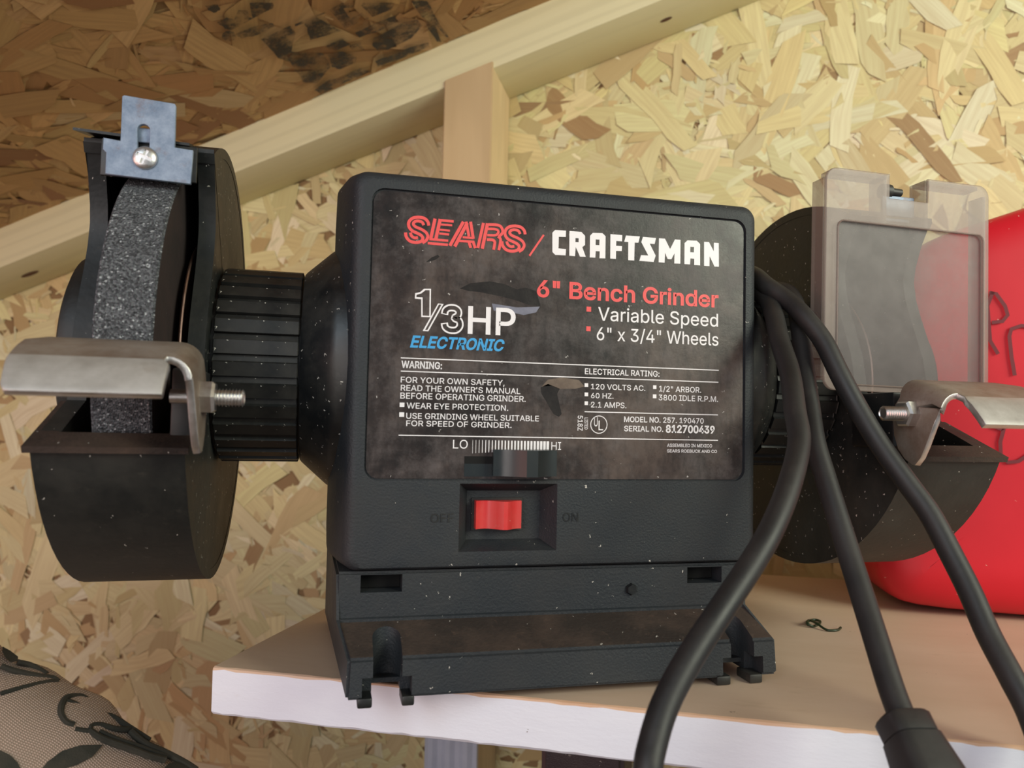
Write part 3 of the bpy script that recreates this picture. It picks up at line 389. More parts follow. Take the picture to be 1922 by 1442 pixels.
def bounds(me, skip=None):
    xs = [v.co.x for v in me.vertices]; ys = [v.co.y for v in me.vertices]
    return min(xs), max(xs), min(ys), max(ys)
CAPH = None
def put_text(s, x0, x1, z0, z1, y, mat, parent, bold=0.0, shear=0.0, rot=False, name='lettering'):
    global CAPH
    me = text_mesh(s, bold, shear)
    if CAPH is None:
        h = text_mesh('H'); CAPH = bounds(h)[3]; bpy.data.meshes.remove(h)
    a, b_, c, d = bounds(me)
    if rot:      # reads downwards: text x runs to -z, text y runs to +x
        for v in me.vertices:
            tx = (v.co.x - a) / (b_ - a); ty = v.co.y / CAPH
            v.co = (x0 + (x1 - x0) * ty, y - v.co.z * 0.0020, z0 + (z1 - z0) * tx)
    else:
        for v in me.vertices:
            tx = (v.co.x - a) / (b_ - a); ty = v.co.y / CAPH
            v.co = (x0 + (x1 - x0) * tx, y - v.co.z * 0.0020, z0 + (z1 - z0) * ty)
    me.name = name
    return link(name, me, mat, parent)

# ================================================================ SETTING (the shed corner)
TH = math.radians(-25.696)
RZ = Matrix.Rotation(TH, 4, 'Z')           # shed frame: x along the gable wall, y towards it
SLOPE = math.atan(0.325)
def structure(o): o['kind'] = 'structure'; return o
def rt(d, off, z): return RZ @ Vector((d, off, z))

def strands(name, count_sets, mw, parent, mat, palette, seed, thick=0.0016):
    rnd = random.Random(seed); V = []; F = []; tone = []; UV = []
    total = sum(c[0] for c in count_sets); k = 0
    jobs = []
    for cnt, (lmin, lmax), (wmin, wmax), (u0, u1, v0, v1), spread in count_sets:
        for _ in range(cnt): jobs.append((lmin, lmax, wmin, wmax, u0, u1, v0, v1, spread))
    rnd.shuffle(jobs)
    for (lmin, lmax, wmin, wmax, u0, u1, v0, v1, spread) in jobs:
        l = rnd.uniform(lmin, lmax); wd = rnd.uniform(wmin, wmax); a = rnd.gauss(0, spread) + rnd.choice((0.3, 1.1, 2.2, 2.7)); cx = rnd.uniform(u0, u1); cy = rnd.uniform(v0, v1)
        ca, sa = math.cos(a), math.sin(a); z = thick * k / len(jobs); k += 1
        tl = rnd.uniform(-0.020, 0.020); tw = rnd.uniform(-0.05, 0.05); bend = rnd.uniform(-0.12, 0.12)
        pts = []; nx = 5
        top = [(-l / 2 + l * i / nx, wd / 2 * rnd.uniform(0.72, 1.0)) for i in range(nx + 1)]
        bot = [(-l / 2 + l * i / nx, -wd / 2 * rnd.uniform(0.72, 1.0)) for i in range(nx, -1, -1)]
        top[0] = (top[0][0] + rnd.uniform(0, wd * 0.8), top[0][1] * rnd.uniform(0.3, 1)); top[-1] = (top[-1][0] - rnd.uniform(0, wd * 0.8), top[-1][1] * rnd.uniform(0.3, 1))
        pts = top + bot; base = len(V); ou, ov = rnd.uniform(0, 50), rnd.uniform(0, 50)
        for (px, py) in pts:
            py2 = py + bend * px * px / max(l, 1e-4) * 2
            V.append((cx + ca * px - sa * py2, cy + sa * px + ca * py2, z + 0.0002 + px * tl + py * tw)); UV.append((px + ou, py + ov))
        F.append(tuple(range(base, base + len(pts))))
        c = rnd.choices(palette[0], palette[1])[0]; j = rnd.uniform(0.86, 1.12); tone.append(tuple(min(1, x * j * rnd.uniform(0.96, 1.04)) for x in c))
    me = bpy.data.meshes.new(name); me.from_pydata(V, [], F)
    ca = me.color_attributes.new('tone', 'FLOAT_COLOR', 'CORNER'); uv = me.uv_layers.new(name='grain')
    cols = []; uvs = []
    for i, f in enumerate(F):
        for vi in f: cols += [*tone[i], 1]; uvs += UV[vi]
    ca.data.foreach_set('color', cols); uv.data.foreach_set('uv', uvs)
    o = link(name, me, mat, parent, mw); o['kind'] = 'stuff'; return o

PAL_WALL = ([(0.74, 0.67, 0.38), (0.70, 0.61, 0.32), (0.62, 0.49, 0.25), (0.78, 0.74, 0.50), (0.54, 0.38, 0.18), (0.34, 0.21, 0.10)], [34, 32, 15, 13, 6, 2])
PAL_ROOF = ([(0.56, 0.34, 0.145), (0.50, 0.30, 0.125), (0.44, 0.24, 0.095), (0.60, 0.39, 0.18), (0.66, 0.48, 0.26), (0.28, 0.13, 0.055)], [32, 28, 18, 14, 3, 4])  # wall flakes browned: the shade under the roof is part of these colours

# gable wall (OSB); its plane is y = 0.358 in the shed frame
bm = bmesh.new(); box(bm, -1.25, 0.95, 0.358, 0.370, -0.62, 0.66)
# cut the top to the roof slope
for vtx in bm.verts:
    if vtx.co.z > 0.5: vtx.co.z = 0.3297 + 0.325 * vtx.co.x
wall = structure(from_bm('wall_back', bm, M['osb_core'], None, RZ))
mw = RZ @ Matrix.Translation((0, 0.358, 0)) @ Matrix.Rotation(PI / 2, 4, 'X')
R1 = (-0.66, 0.46, -0.34, 0.44)
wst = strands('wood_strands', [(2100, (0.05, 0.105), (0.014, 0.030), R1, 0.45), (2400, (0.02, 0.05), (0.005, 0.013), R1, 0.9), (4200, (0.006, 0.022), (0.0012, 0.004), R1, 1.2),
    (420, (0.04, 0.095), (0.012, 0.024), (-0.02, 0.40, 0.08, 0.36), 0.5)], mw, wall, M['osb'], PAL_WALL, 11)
# floor far below, out of the frame
bm = bmesh.new(); box(bm, -1.25, 0.95, -1.6, 0.37, -0.64, -0.62); structure(from_bm('floor', bm, plain('floor_boards', (0.12, 0.08, 0.05), 0.8), None, RZ))

# roof sheathing, sloping up to the right
RS = RZ @ Matrix.Translation((0, 0, 0.3297)) @ Matrix.Rotation(-SLOPE, 4, 'Y')     # x up the slope, z out of the roof
bm = bmesh.new(); box(bm, -1.25, 0.95, -0.30, 0.358, 0.001, 0.012)
roof = structure(from_bm('ceiling', bm, M['osb_core'], None, RS))
mwr = RS @ Matrix.Translation((0, 0, 0.001)) @ Matrix.Rotation(PI, 4, 'X')
R2 = (-0.62, 0.16, -0.31, 0.0)
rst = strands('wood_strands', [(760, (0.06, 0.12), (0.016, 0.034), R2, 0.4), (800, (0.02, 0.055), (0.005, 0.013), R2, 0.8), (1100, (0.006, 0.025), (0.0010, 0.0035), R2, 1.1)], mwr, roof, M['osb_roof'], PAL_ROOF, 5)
# worn black stencil ink on the sheathing
m, nt, b = new_mat('worn_stencil_ink'); v = coords(nt)
b.inputs['Base Color'].default_value = (0.026, 0.022, 0.020, 1); b.inputs['Roughness'].default_value = 0.6
nt.links.new(ramp(nt, noise(nt, v, 75, 7, 0.72), [(0.44, 0.95), (0.60, 0.12)]).outputs[0], b.inputs['Alpha']); M['stamp'] = m
V = []; F = []; rnd = random.Random(3)
for pl in INK:
    base = len(V); n = len(pl); cnt = 0
    for i in range(n):
        a, c_ = pl[i], pl[(i + 1) % n]
        for k in range(3):
            t = k / 3; j = 0.5 if k else 0
            V.append(((a[0] + (c_[0] - a[0]) * t + rnd.uniform(-j, j)) / 1000 / math.cos(SLOPE), (a[1] + (c_[1] - a[1]) * t + rnd.uniform(-j, j)) / 1000, -0.0030)); cnt += 1
    F.append(tuple(range(base, base + cnt)))
me = bpy.data.meshes.new('stamped_lettering'); me.from_pydata(V, [], F)
so = link('stamped_lettering', me, M['stamp'], roof, RS); so['label'] = 'worn black stencil printing'

# rafter and stud of the gable frame
FR = RZ @ Matrix.Translation((0, 0, 0.3297)) @ Matrix.Rotation(-SLOPE, 4, 'Y')
bm = bmesh.new(); box(bm, -1.2, 0.9, 0.300, 0.356, -0.0335, 0.0, 0.0012, 2)
raf = structure(from_bm('trim_1', bm, M['pine_x'], None, FR, 40)); raf['label'] = 'pale pine rafter rising along the top of the gable wall'
def knot(parent, mw, r, sx):
    bm = bmesh.new(); bmesh.ops.create_circle(bm, cap_ends=True, radius=r, segments=16)
    for vv in bm.verts: vv.co.x *= sx
    return from_bm('knot', bm, M['knot'], parent, mw)
c1 = math.cos(SLOPE)
knot(raf, FR @ Matrix.Translation((0.080 / c1, 0.329, -0.0337)), 0.0024, 1.9)
knot(raf, FR @ Matrix.Translation((-0.4757 / c1, 0.330, -0.0337)), 0.0035, 2.6)
bm = bmesh.new(); ztop = 0.3297 + 0.325 * -0.055 - 0.0325
vs = []
x0, x1, y0, y1 = -0.0725, -0.0350, 0.2985, 0.356
za = lambda x: 0.3297 + 0.325 * x - 0.0340
for z in (None, -0.62):
    for (x, y) in ((x0, y0), (x1, y0), (x1, y1), (x0, y1)): vs.append(bm.verts.new((x, y, za(x) + (0.004 if (y == y0) else 0) - (0.0005 if y != y0 else 0) if z is None else z)))
for q in ((0, 1, 2, 3), (7, 6, 5, 4), (4, 5, 1, 0), (5, 6, 2, 1), (6, 7, 3, 2), (7, 4, 0, 3)): bm.faces.new([vs[i] for i in q])
bmesh.ops.bevel(bm, geom=bm.edges[:], offset=0.0008, segments=2, affect='EDGES')
stud = structure(from_bm('trim_2', bm, M['pine_z'], None, RZ, 40)); stud['label'] = 'upright pine stud behind the grinder'
# pale blue grooved strip set over the front of the lower stud, seen under the shelf
bm = bmesh.new(); prof = []
for i in range(13):
    prof.append((-0.0730 + 0.0385 * i / 12, 0.2940 - (0.0022 if i % 4 in (1, 2) else 0.0)))
prof = prof + [(-0.0345, 0.2985), (-0.0730, 0.2985)]
extrude_poly(bm, prof, 2, -0.60, -0.13)
tag(from_bm('grooved_strip', bm, metal('pale_blue_strip', (0.50, 0.52, 0.62), (0.62, 0.62, 0.74), 0.4, 10, 0.1), None, RZ, 30), 'pale blue-grey grooved strip standing on the stud below the shelf', 'metal strip')

# ================================================================ SHELF
sh = thing('shelf', 'white-edged wooden shelf board with a dirty tan top under the grinder', 'shelf', rt(0.1, 0.13, -0.0705), rot=TH)
bm = bmesh.new(); X0, X1, Y0, Y1, Z0, Z1 = -0.0608, 0.62, 0.0101, 0.256, -0.0874, -0.0705
# finely divided long edges so that the arris can be worn
nx = 150; rows = []
rnd = random.Random(2)
for i in range(nx + 1):
    x = X0 + (X1 - X0) * i / nx; r = 0.0005 + 0.0006 * rnd.random(); q = 0.0006 + 0.0006 * rnd.random()
    rows.append([(x, Y1, Z1), (x, Y0 + r * 1.1, Z1), (x, Y0 + r * 0.25, Z1 - r * 0.4), (x, Y0, Z1 - r * 1.2), (x, Y0 + 0.0001, Z0 + q), (x, Y0 + q, Z0), (x, Y1, Z0)])
VV = [[bm.verts.new(p) for p in r] for r in rows]
for A, B in zip(VV, VV[1:]):
    for k in range(7):
        f = bm.faces.new([A[k], A[(k + 1) % 7], B[(k + 1) % 7], B[k]]); f.material_index = {0: 0, 1: 2, 2: 2, 3: 1, 4: 1}.get(k, 0)
for r_ in (VV[0], VV[-1]):
    f = bm.faces.new(r_); f.material_index = 2
from_bm('board', bm, [M['shelf_top'], M['shelf_front'], M['shelf_raw']], sh, RZ)
bm = bmesh.new(); box(bm, 0.0, 0.62, 0.222, 0.298, -0.122, -0.0878, 0.001); from_bm('ledger', bm, M['pine_x'], sh, RZ)

# dark box under the shelf
bx = thing('storage_box', 'dark maroon box tucked under the shelf behind the cord', 'box', rt(0.062, 0.20, -0.33), rot=TH)
bm = bmesh.new(); box(bm, 0.036, 0.078, 0.150, 0.218, -0.335, -0.0930, 0.002); from_bm('body', bm, plastic('maroon_board', (0.055, 0.030, 0.036), 0.4, dust_amt=0.2), bx, RZ)
bm = bmesh.new(); box(bm, 0.0385, 0.0755, 0.1475, 0.1500, -0.30, -0.10, 0.0006); from_bm('front_panel', bm, plastic('dark_panel', (0.035, 0.022, 0.028), 0.25, dust_amt=0.2), bx, RZ)

# ================================================================ RED FUEL CAN
jg = thing('fuel_can', 'red plastic fuel can with black marker writing at the right end of the shelf', 'fuel can', rt(0.31, 0.225, -0.0705), rot=TH)
side = [(0.222, -0.0705), (0.207, -0.066), (0.1985, -0.054), (0.1965, -0.035), (0.196, 0.02), (0.1985, 0.07), (0.205, 0.098), (0.216, 0.113), (0.235, 0.1225), (0.262, 0.1305), (0.30, 0.144), (0.345, 0.160), (0.39, 0.166), (0.425, 0.158), (0.442, 0.13), (0.446, 0.05), (0.445, -0.045), (0.436, -0.064), (0.42, -0.0705)]
cx_, cz_ = 0.32, 0.03
def inset(k):
    out = []
    n = len(side)
    for i in range(n):
        a = Vector(side[i - 1]); b2 = Vector(side[(i + 1) % n]); p = Vector(side[i]); t = (b2 - a).normalized(); nrm = Vector((t.y, -t.x))
        if (Vector((cx_, cz_)) - p).dot(nrm) < 0: nrm = -nrm
        out.append(p + nrm * k)
    return out
rings = []
for y, k in ((0.1650, 0.030), (0.1655, 0.020), (0.1680, 0.010), (0.1730, 0.0035), (0.1800, 0.0), (0.262, 0.0), (0.269, 0.0035), (0.274, 0.010), (0.2765, 0.020), (0.277, 0.030)):
    rings.append([(p.x, y, p.y) for p in inset(k)])
bm = bmesh.new(); loft(bm, rings)
jb = from_bm('body', bm, M['red_can'], jg, RZ, 60)
md = jb.modifiers.new('s', 'SUBSURF'); md.levels = 2; md.render_levels = 2
for st in MK:
    bm = bmesh.new(); P = [Vector((p[0] / 1000, p[1] / 1000)) for p in st]; L_ = []
    for i in range(len(P)):
        t = (P[min(i + 1, len(P) - 1)] - P[max(i - 1, 0)]).normalized(); nn = Vector((-t.y, t.x)) * 0.00085
        L_.append((P[i] - nn, P[i] + nn))
    vv = [(bm.verts.new((a.x, 0.1640, a.y)), bm.verts.new((c_.x, 0.1640, c_.y))) for a, c_ in L_]
    for A, B in zip(vv, vv[1:]): bm.faces.new([A[0], B[0], B[1], A[1]])
    from_bm('marker_stroke', bm, M['marker'], jg, RZ)
bm = bmesh.new(); lathe_x(bm, [(0.0, 0.018), (0.012, 0.018), (0.012, 0.021), (0.028, 0.020), (0.029, 0.017)], 0, 0, 32)
bmesh.ops.rotate(bm, verts=bm.verts, cent=(0, 0, 0), matrix=Matrix.Rotation(-PI / 2, 3, 'Y')); bmesh.ops.translate(bm, verts=bm.verts, vec=(0.375, 0.22, 0.158))
from_bm('cap', bm, M['smooth'], jg, RZ, 40)

# small curl of green wire on the shelf
zz = -0.0698
wp = [(0.2034, 0.0511), (0.2046, 0.0538), (0.2088, 0.0576), (0.2122, 0.0586), (0.213, 0.0558), (0.2092, 0.0513), (0.2038, 0.0482), (0.2021, 0.0499), (0.2058, 0.0533), (0.2057, 0.0479), (0.2064, 0.0422), (0.2093, 0.0404), (0.2121, 0.0413), (0.2154, 0.0442)]
tag(from_bm('wire_scrap', tube([(x, y, zz + (0.0013 if 7 <= i <= 9 else 0)) for i, (x, y) in enumerate(wp)], 0.00055, 6, 8), plain('dark_green_wire', (0.02, 0.035, 0.015), 0.4), None, None, 60), 'small curled scrap of dark green wire lying on the shelf', 'wire')

# ================================================================ PATTERNED CUSHION (lower left)
m, nt, b = new_mat('woven_tan_fabric'); tcv = N(nt, 'ShaderNodeUVMap', uv_map='weave'); 
w1 = N(nt, 'ShaderNodeTexWave', wave_type='BANDS', bands_direction='Y'); w1.inputs['Scale'].default_value = 330; w1.inputs['Distortion'].default_value = 0.6; nt.links.new(tcv.outputs[0], w1.inputs['Vector'])
w2 = N(nt, 'ShaderNodeTexWave', wave_type='BANDS', bands_direction='X'); w2.inputs['Scale'].default_value = 260; w2.inputs['Distortion'].default_value = 0.6; nt.links.new(tcv.outputs[0], w2.inputs['Vector'])
mm = N(nt, 'ShaderNodeMath', operation='MULTIPLY'); nt.links.new(w1.outputs['Fac'], mm.inputs[0]); nt.links.new(w2.outputs['Fac'], mm.inputs[1])
nt.links.new(ramp(nt, mm.outputs[0], [(0.05, (0.30, 0.22, 0.165)), (0.6, (0.58, 0.44, 0.35))]).outputs[0], b.inputs['Base Color']); b.inputs['Roughness'].default_value = 0.9
bump(nt, b, mm.outputs[0], 0.6, 0.0008); M['fabric'] = m
M['motif'] = plastic('dark_olive_thread', (0.030, 0.030, 0.022), 0.85, dust=(0.10, 0.085, 0.06), dust_amt=0.6, grain=1200, bstr=0.6, spk=0)
A_ = Vector((-0.15941, 0.14773, -0.08302)); B_ = Vector((-0.06015, 0.12728, -0.14512)); nn = Vector((0.1844, -0.8073, 0.5606)).normalized()
e1 = (B_ - A_).normalized(); e2 = e1.cross(nn).normalized()
if e2.z > 0: e2 = -e2
def cpt(u, v_, lift=0.0):
    # soft pillow face: rolls back towards its upper rim and its ends
    ev = min(1.0, max(0.0, 1 - v_ / 0.030)); h = -0.016 * ev ** 2.2
    return A_ + e1 * u + e2 * v_ + nn * (h + 0.0035 + lift + 0.0016 * math.sin(u * 60) * (1 - ev))
cu = thing('patterned_cushion', 'tan woven cushion with dark leafy scroll pattern below left of the grinder', 'cushion', tuple(A_ + e2 * 0.30 - nn * 0.03))
bm = bmesh.new(); uvl = bm.loops.layers.uv.new('weave'); G = []
us = [-0.13 + 0.29 * i / 60 for i in range(61)]; vs_ = [0, 0.001, 0.003, 0.006, 0.010, 0.015, 0.022, 0.03, 0.045, 0.07, 0.10, 0.14, 0.18, 0.20]
wob = lambda u: 0.0022 * math.sin(u * 75 + 1.0) + 0.0012 * math.sin(u * 190)
for v_ in vs_: G.append([(bm.verts.new(cpt(u, v_) + e2 * wob(u)), u, v_) for u in us])
BK = [[(bm.verts.new(A_ + e1 * u + e2 * (v_ + wob(u)) - nn * (0.016 + 0.045 * min(1, v_ / 0.02) ** 0.5)), u, v_) for u in us] for v_ in vs_[1:]]
def quad(a, b2, c2, d2):
    f = bm.faces.new([a[0], b2[0], c2[0], d2[0]])
    for l_, q in zip(f.loops, (a, b2, c2, d2)): l_[uvl].uv = (q[1], q[2])
for g in (G, [G[0]] + BK):
    for r1, r2 in zip(g, g[1:]):
        for i in range(len(us) - 1): quad(r1[i], r1[i + 1], r2[i + 1], r2[i])
for i in range(len(us) - 1): quad(G[-1][i], G[-1][i + 1], BK[-1][i + 1], BK[-1][i])
for s_ in (0, -1):
    for k in range(1, len(vs_) - 1): quad(G[k][s_], G[k + 1][s_], BK[k][s_], BK[k - 1][s_])
from_bm('cover', bm, M['fabric'], cu, None, 60)
MOT = [(k_, [(p[0], max(p[1], 2.5)) for p in q_], w_) for k_, q_, w_ in CUSH]
rnd = random.Random(4)
for i in range(26):      # the same scrolls and leaves carry on over the rest of the cover
    u0, v0, a = rnd.uniform(-115, 145), rnd.uniform(45, 185), rnd.uniform(0, 2 * PI)
    if -20 < u0 < 120 and v0 < 60: continue
    L_ = rnd.uniform(16, 26); ca, sa = math.cos(a), math.sin(a); pl = lambda x, y: (u0 + ca * x - sa * y, v0 + sa * x + ca * y)
    if i % 2: MOT.append(('leaf', [pl(L_ * (k / 8), 0.22 * L_ * math.sin(PI * k / 8)) for k in range(9)] + [pl(L_ * (k / 8), -0.16 * L_ * math.sin(PI * k / 8)) for k in range(7, 0, -1)], 0))
    else: MOT.append(('vine', [pl(L_ * 0.6 * math.cos(t) * (1 - t / 8), L_ * 0.6 * math.sin(t) * (1 - t / 8)) for t in [k * 0.55 for k in range(9)]], 2.6))
for nm_, pts_, wd_ in MOT:
    if nm_ == 'leaf':
        bm = bmesh.new(); vv = [bm.verts.new(cpt(p[0] / 1000, p[1] / 1000, 0.0006)) for p in pts_]; bm.faces.new(vv)
    else:
        bm = tube([cpt(p[0] / 1000, p[1] / 1000, 0.0001) for p in pts_], wd_ / 2000, 6, 8)
    from_bm('leaf_motif', bm, M['motif'], cu)

# ================================================================ BENCH GRINDER
gr = thing('bench_grinder', 'black bench grinder with a dark nameplate and two guarded wheels on the shelf', 'bench grinder', (0.07, 0.05, -0.0705))
YC, ZC = 0.0495, 0.0397

# --- upper casing
def sect(y, xl, xr, z0, z1, r): return [(x, y, z) for x, z in rrect(xl, xr, z0, z1, r)]
bm = bmesh.new()
loft(bm, [sect(-0.0008, -0.0030, 0.1420, -0.0285, 0.1012, 0.004), sect(-0.0006, -0.0044, 0.1434, -0.0298, 0.1026, 0.0045), sect(0.0006, -0.0060, 0.1450, -0.0306, 0.1042, 0.005),
          sect(0.0026, -0.0070, 0.1460, -0.0310, 0.1052, 0.0052), sect(0.014, -0.0095, 0.1480, -0.0312, 0.1075, 0.0052), sect(0.030, -0.0120, 0.1500, -0.0312, 0.1085, 0.005),
          sect(0.085, -0.0122, 0.1500, -0.0312, 0.1085, 0.005), sect(0.095, -0.0100, 0.1480, -0.0300, 0.1065, 0.005)])
body = from_bm('housing', bm, M['case'], gr)
c_label = bmesh.new(); loft(c_label, [[(x, y, z) for x, z in rrect(-0.0006, 0.1406, -0.0005, 0.0990, 0.0045)] for y in (-0.01, 0.0004)])
c_sw = bmesh.new(); loft(c_sw, [[(0.0316, -0.002, -0.0253), (0.0674, -0.002, -0.0253), (0.0674, -0.002, -0.0012), (0.0316, -0.002, -0.0012)],
                             [(0.0320, -0.0008, -0.0249), (0.0670, -0.0008, -0.0249), (0.0670, -0.0008, -0.0016), (0.0320, -0.0008, -0.0016)],
                             [(0.0360, 0.0072, -0.0219), (0.0628, 0.0072, -0.0219), (0.0628, 0.0072, -0.0047), (0.0360, 0.0072, -0.0047)]])
cut(body, [c_label, c_sw])

# --- nameplate and its print
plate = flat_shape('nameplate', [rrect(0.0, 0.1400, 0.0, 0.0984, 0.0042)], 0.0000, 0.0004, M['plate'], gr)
INKM = {'white': M['white'], 'red': M['red_ink'], 'blue': M['blue_ink']}
YT = -0.00006
for s, x0, x1, z0, z1, col, bold, shear in T:
    put_text(s, x0 / 1000, x1 / 1000, z0 / 1000, z1 / 1000, YT, INKM[col], plate, bold, shear)
for s, x0, x1, z0, z1 in VT: put_text(s, x0 / 1000, x1 / 1000, z0 / 1000, z1 / 1000, YT, M['white'], plate, 0.01, 0, True)
def ink(name, loops, mat, y=YT): return flat_shape(name, [[(x / 1000, z / 1000) for x, z in lp] for lp in loops], y, 0.00003, mat, plate)
for lp, mt_, y_ in ((ONE[0], M['white'], YT), (ONE[1], M['plate'], YT - 0.00005)): ink('outlined_digit', [lp], mt_, y_)
ink('fraction_bar', [SL], M['white']); ink('fraction_bar', [SLi], M['plate'], YT - 0.00005)
for (a, c_) in LN: ink('rule', [[(a[0], a[1] - 0.17), (c_[0], c_[1] - 0.17), (c_[0], c_[1] + 0.17), (a[0], a[1] + 0.17)]], M['white'])
for c_, x0, z0, x1, z1 in SQ: ink('bullet_square', [[(x0, z0), (x1, z0), (x1, z1), (x0, z1)]], M['white'] if c_ == 'w' else M['red_ink'])
for x0, z0, x1, z1 in BARS: ink('scale_bar', [[(x0, z0), (x1, z0), (x1, z1), (x0, z1)]], M['white'])
(ux, uz), ur = UL
ink('round_mark', [[(ux + (ur + 0.12) * math.cos(t * PI / 24), uz + (ur + 0.12) * math.sin(t * PI / 24)) for t in range(48)], [(ux + (ur - 0.16) * math.cos(t * PI / 24), uz + (ur - 0.16) * math.sin(t * PI / 24)) for t in range(48)]], M['white'])
for loops in CR: ink('logo_letter', loops, M['white'])
KN = 0
for pts_, wd_, sm, mt_, lift_ in [(a, b2 * 1.1, c_, M['red_ink'], 0.00002) for a, b2, c_ in KS] + [(THREE, 1.22 * K8, 1, M['white'], 0.0), (THREEi, 0.66 * K8, 1, M['plate'], 0.00005)]:
    P = [Vector(p) for p in pts_]; lift_ += 0.000004 * KN; KN += 1
    if sm:
        Q = []
        for i in range(len(P) - 1):
            p0 = P[max(i - 1, 0)]; p1 = P[i]; p2 = P[i + 1]; p3 = P[min(i + 2, len(P) - 1)]
            for k in range(5):
                t = k / 5; Q.append(0.5 * ((2 * p1) + (-p0 + p2) * t + (2 * p0 - 5 * p1 + 4 * p2 - p3) * t * t + (-p0 + 3 * p1 - 3 * p2 + p3) * t ** 3))
        Q.append(P[-1]); P = Q
    Ls = []; Rs = []
    for i in range(len(P)):
        t = (P[min(i + 1, len(P) - 1)] - P[max(i - 1, 0)]).normalized(); nv = Vector((-t.y, t.x)) * wd_ / 2; Ls.append(P[i] + nv); Rs.append(P[i] - nv)
    bm = bmesh.new(); va = [bm.verts.new((p.x / 1000, YT - lift_, p.y / 1000)) for p in Ls]; vb = [bm.verts.new((p.x / 1000, YT - lift_, p.y / 1000)) for p in Rs]
    for i in range(len(P) - 1): bm.faces.new([va[i], va[i + 1], vb[i + 1], vb[i]])
    from_bm('logo_stripe' if mt_ is M['red_ink'] else 'outlined_digit', bm, mt_, plate)
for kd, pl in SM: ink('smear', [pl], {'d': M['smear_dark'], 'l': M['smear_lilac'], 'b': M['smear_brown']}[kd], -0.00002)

# --- raised OFF / ON on the casing
put_text('OFF', 0.0222, 0.0300, -0.0148, -0.0118, -0.00105, M['smooth'], gr, 0.0, name='raised_lettering')
put_text('ON', 0.0692, 0.0749, -0.0149, -0.0118, -0.00105, M['smooth'], gr, 0.0, name='raised_lettering')

# --- speed slider
ink2 = flat_shape('slider_slot', [[(0.0335, 0.0052), (0.0455, 0.0052), (0.0455, 0.0078), (0.0335, 0.0078)]], -0.00008, 0.00004, M['dark'], gr)
flat_shape('slider_track', [[(0.0335, 0.0008), (0.0437, 0.0008), (0.0437, 0.0052), (0.0335, 0.0052)]], -0.00006, 0.00004, M['knob'], gr)
bm = bmesh.new(); pr = [(0.0433, -0.0003)]
xa, xb, xm0, xm1 = 0.0430, 0.0658, 0.0536, 0.0576
for i in range(11): t = i / 10; pr.append((xa + (xm0 - xa) * t, -0.0036 - 0.0052 * t ** 1.8 + 0.0002 * math.sin(PI * t)))
for i in range(11): t = i / 10; pr.append((xm1 + (xb - xm1) * t, -0.0036 - 0.0052 * (1 - t) ** 1.8))
pr.append((0.0655, -0.0003)); extrude_poly(bm, pr, 2, 0.0012, 0.0103)
from_bm('speed_slider', bm, M['knob'], gr, None, 25)

# --- rocker switch
bm = bmesh.new(); pr = [(0.0386, 0.0068), (0.0386, 0.0030)]
for i in range(1, 9): t = i / 8; pr.append((0.0386 + 0.0086 * t, 0.0030 - 0.0022 * t * t + 0.0020 * math.sin(PI * t)))
pr += [(0.0480, 0.0002), (0.0494, 0.0002), (0.0502, 0.0008)]
for i in range(1, 9): t = i / 8; pr.append((0.0502 + 0.0050 * t, 0.0008 + 0.0030 * t + 0.0008 * math.sin(PI * t)))
pr += [(0.0552, 0.0068)]
extrude_poly(bm, pr, 2, -0.0178, -0.0080); sw = from_bm('power_switch', bm, M['red_plastic'], gr, None, 25); sw['label'] = 'red rocker switch'
bm = bmesh.new(); loft(bm, [[(x, y, z) for x, z in rrect(0.0376, 0.0562, -0.0187, -0.0071, 0.0005)] for y in (0.0064, 0.0074)]); from_bm('switch_bezel', bm, M['smooth'], gr)

# --- base: lower panel, dusty slope, lip with bolt notches
PR = [(-0.0158, -0.0676), (-0.0150, -0.0553), (0.0012, -0.0472), (0.0012, -0.0312), (0.095, -0.0312), (0.095, -0.0676)]
XL = [-0.0048, -0.0043, -0.0083, -0.0085, -0.0115, -0.0115]; XR = [0.1452, 0.1450, 0.1415, 0.1420, 0.1480, 0.1480]
bm = bmesh.new(); A = [bm.verts.new((x, y, z)) for (y, z), x in zip(PR, XL)]; B = [bm.verts.new((x, y, z)) for (y, z), x in zip(PR, XR)]
bm.faces.new(A); bm.faces.new(B[::-1]); SF = None
for i in range(6):
    f = bm.faces.new([A[i], A[(i + 1) % 6], B[(i + 1) % 6], B[i]])
    if i == 1: f.material_index = 1
bmesh.ops.bevel(bm, geom=[e for e in bm.edges], offset=0.0009, segments=2, affect='EDGES')
base = from_bm('base', bm, [M['case'], M['dusty']], gr)
cts = []
def cbox(x0, x1, y0, y1, z0, z1):
    c = bmesh.new(); box(c, x0, x1, y0, y1, z0, z1); cts.append(c)
for (a, b2, c2, d2) in ((0.0001, 0.0034, 0.0126, 0.0157), (0.1240, 0.1272, 0.1362, 0.1396)):
    cbox(b2, c2, -0.03, -0.0065, -0.08, -0.045)
    c = bmesh.new(); rr = (c2 - b2) / 2; xm = (b2 + c2) / 2
    extrude_poly(c, [(xm + rr * math.cos(t * PI / 12), -0.0065 + rr * math.sin(t * PI / 12)) for t in range(24)], 2, -0.0640, -0.045); cts.append(c)
    cbox(a, d2, -0.03, -0.0085, -0.08, -0.0610)
    cbox(b2, c2, -0.03, 0.02, -0.08, -0.0655)
cbox(-0.0005, 0.0134, -0.01, 0.010, -0.0382, -0.0323); cbox(0.1184, 0.1324, -0.01, 0.010, -0.0384, -0.0325)
cut(base, cts)
for x0, x1 in ((-0.0003, 0.0132), (0.1186, 0.1322)):
    bm = bmesh.new(); box(bm, x0, x1, 0.0085, 0.0095, -0.0380, -0.0325); from_bm('vent_recess', bm, M['dark'], gr)
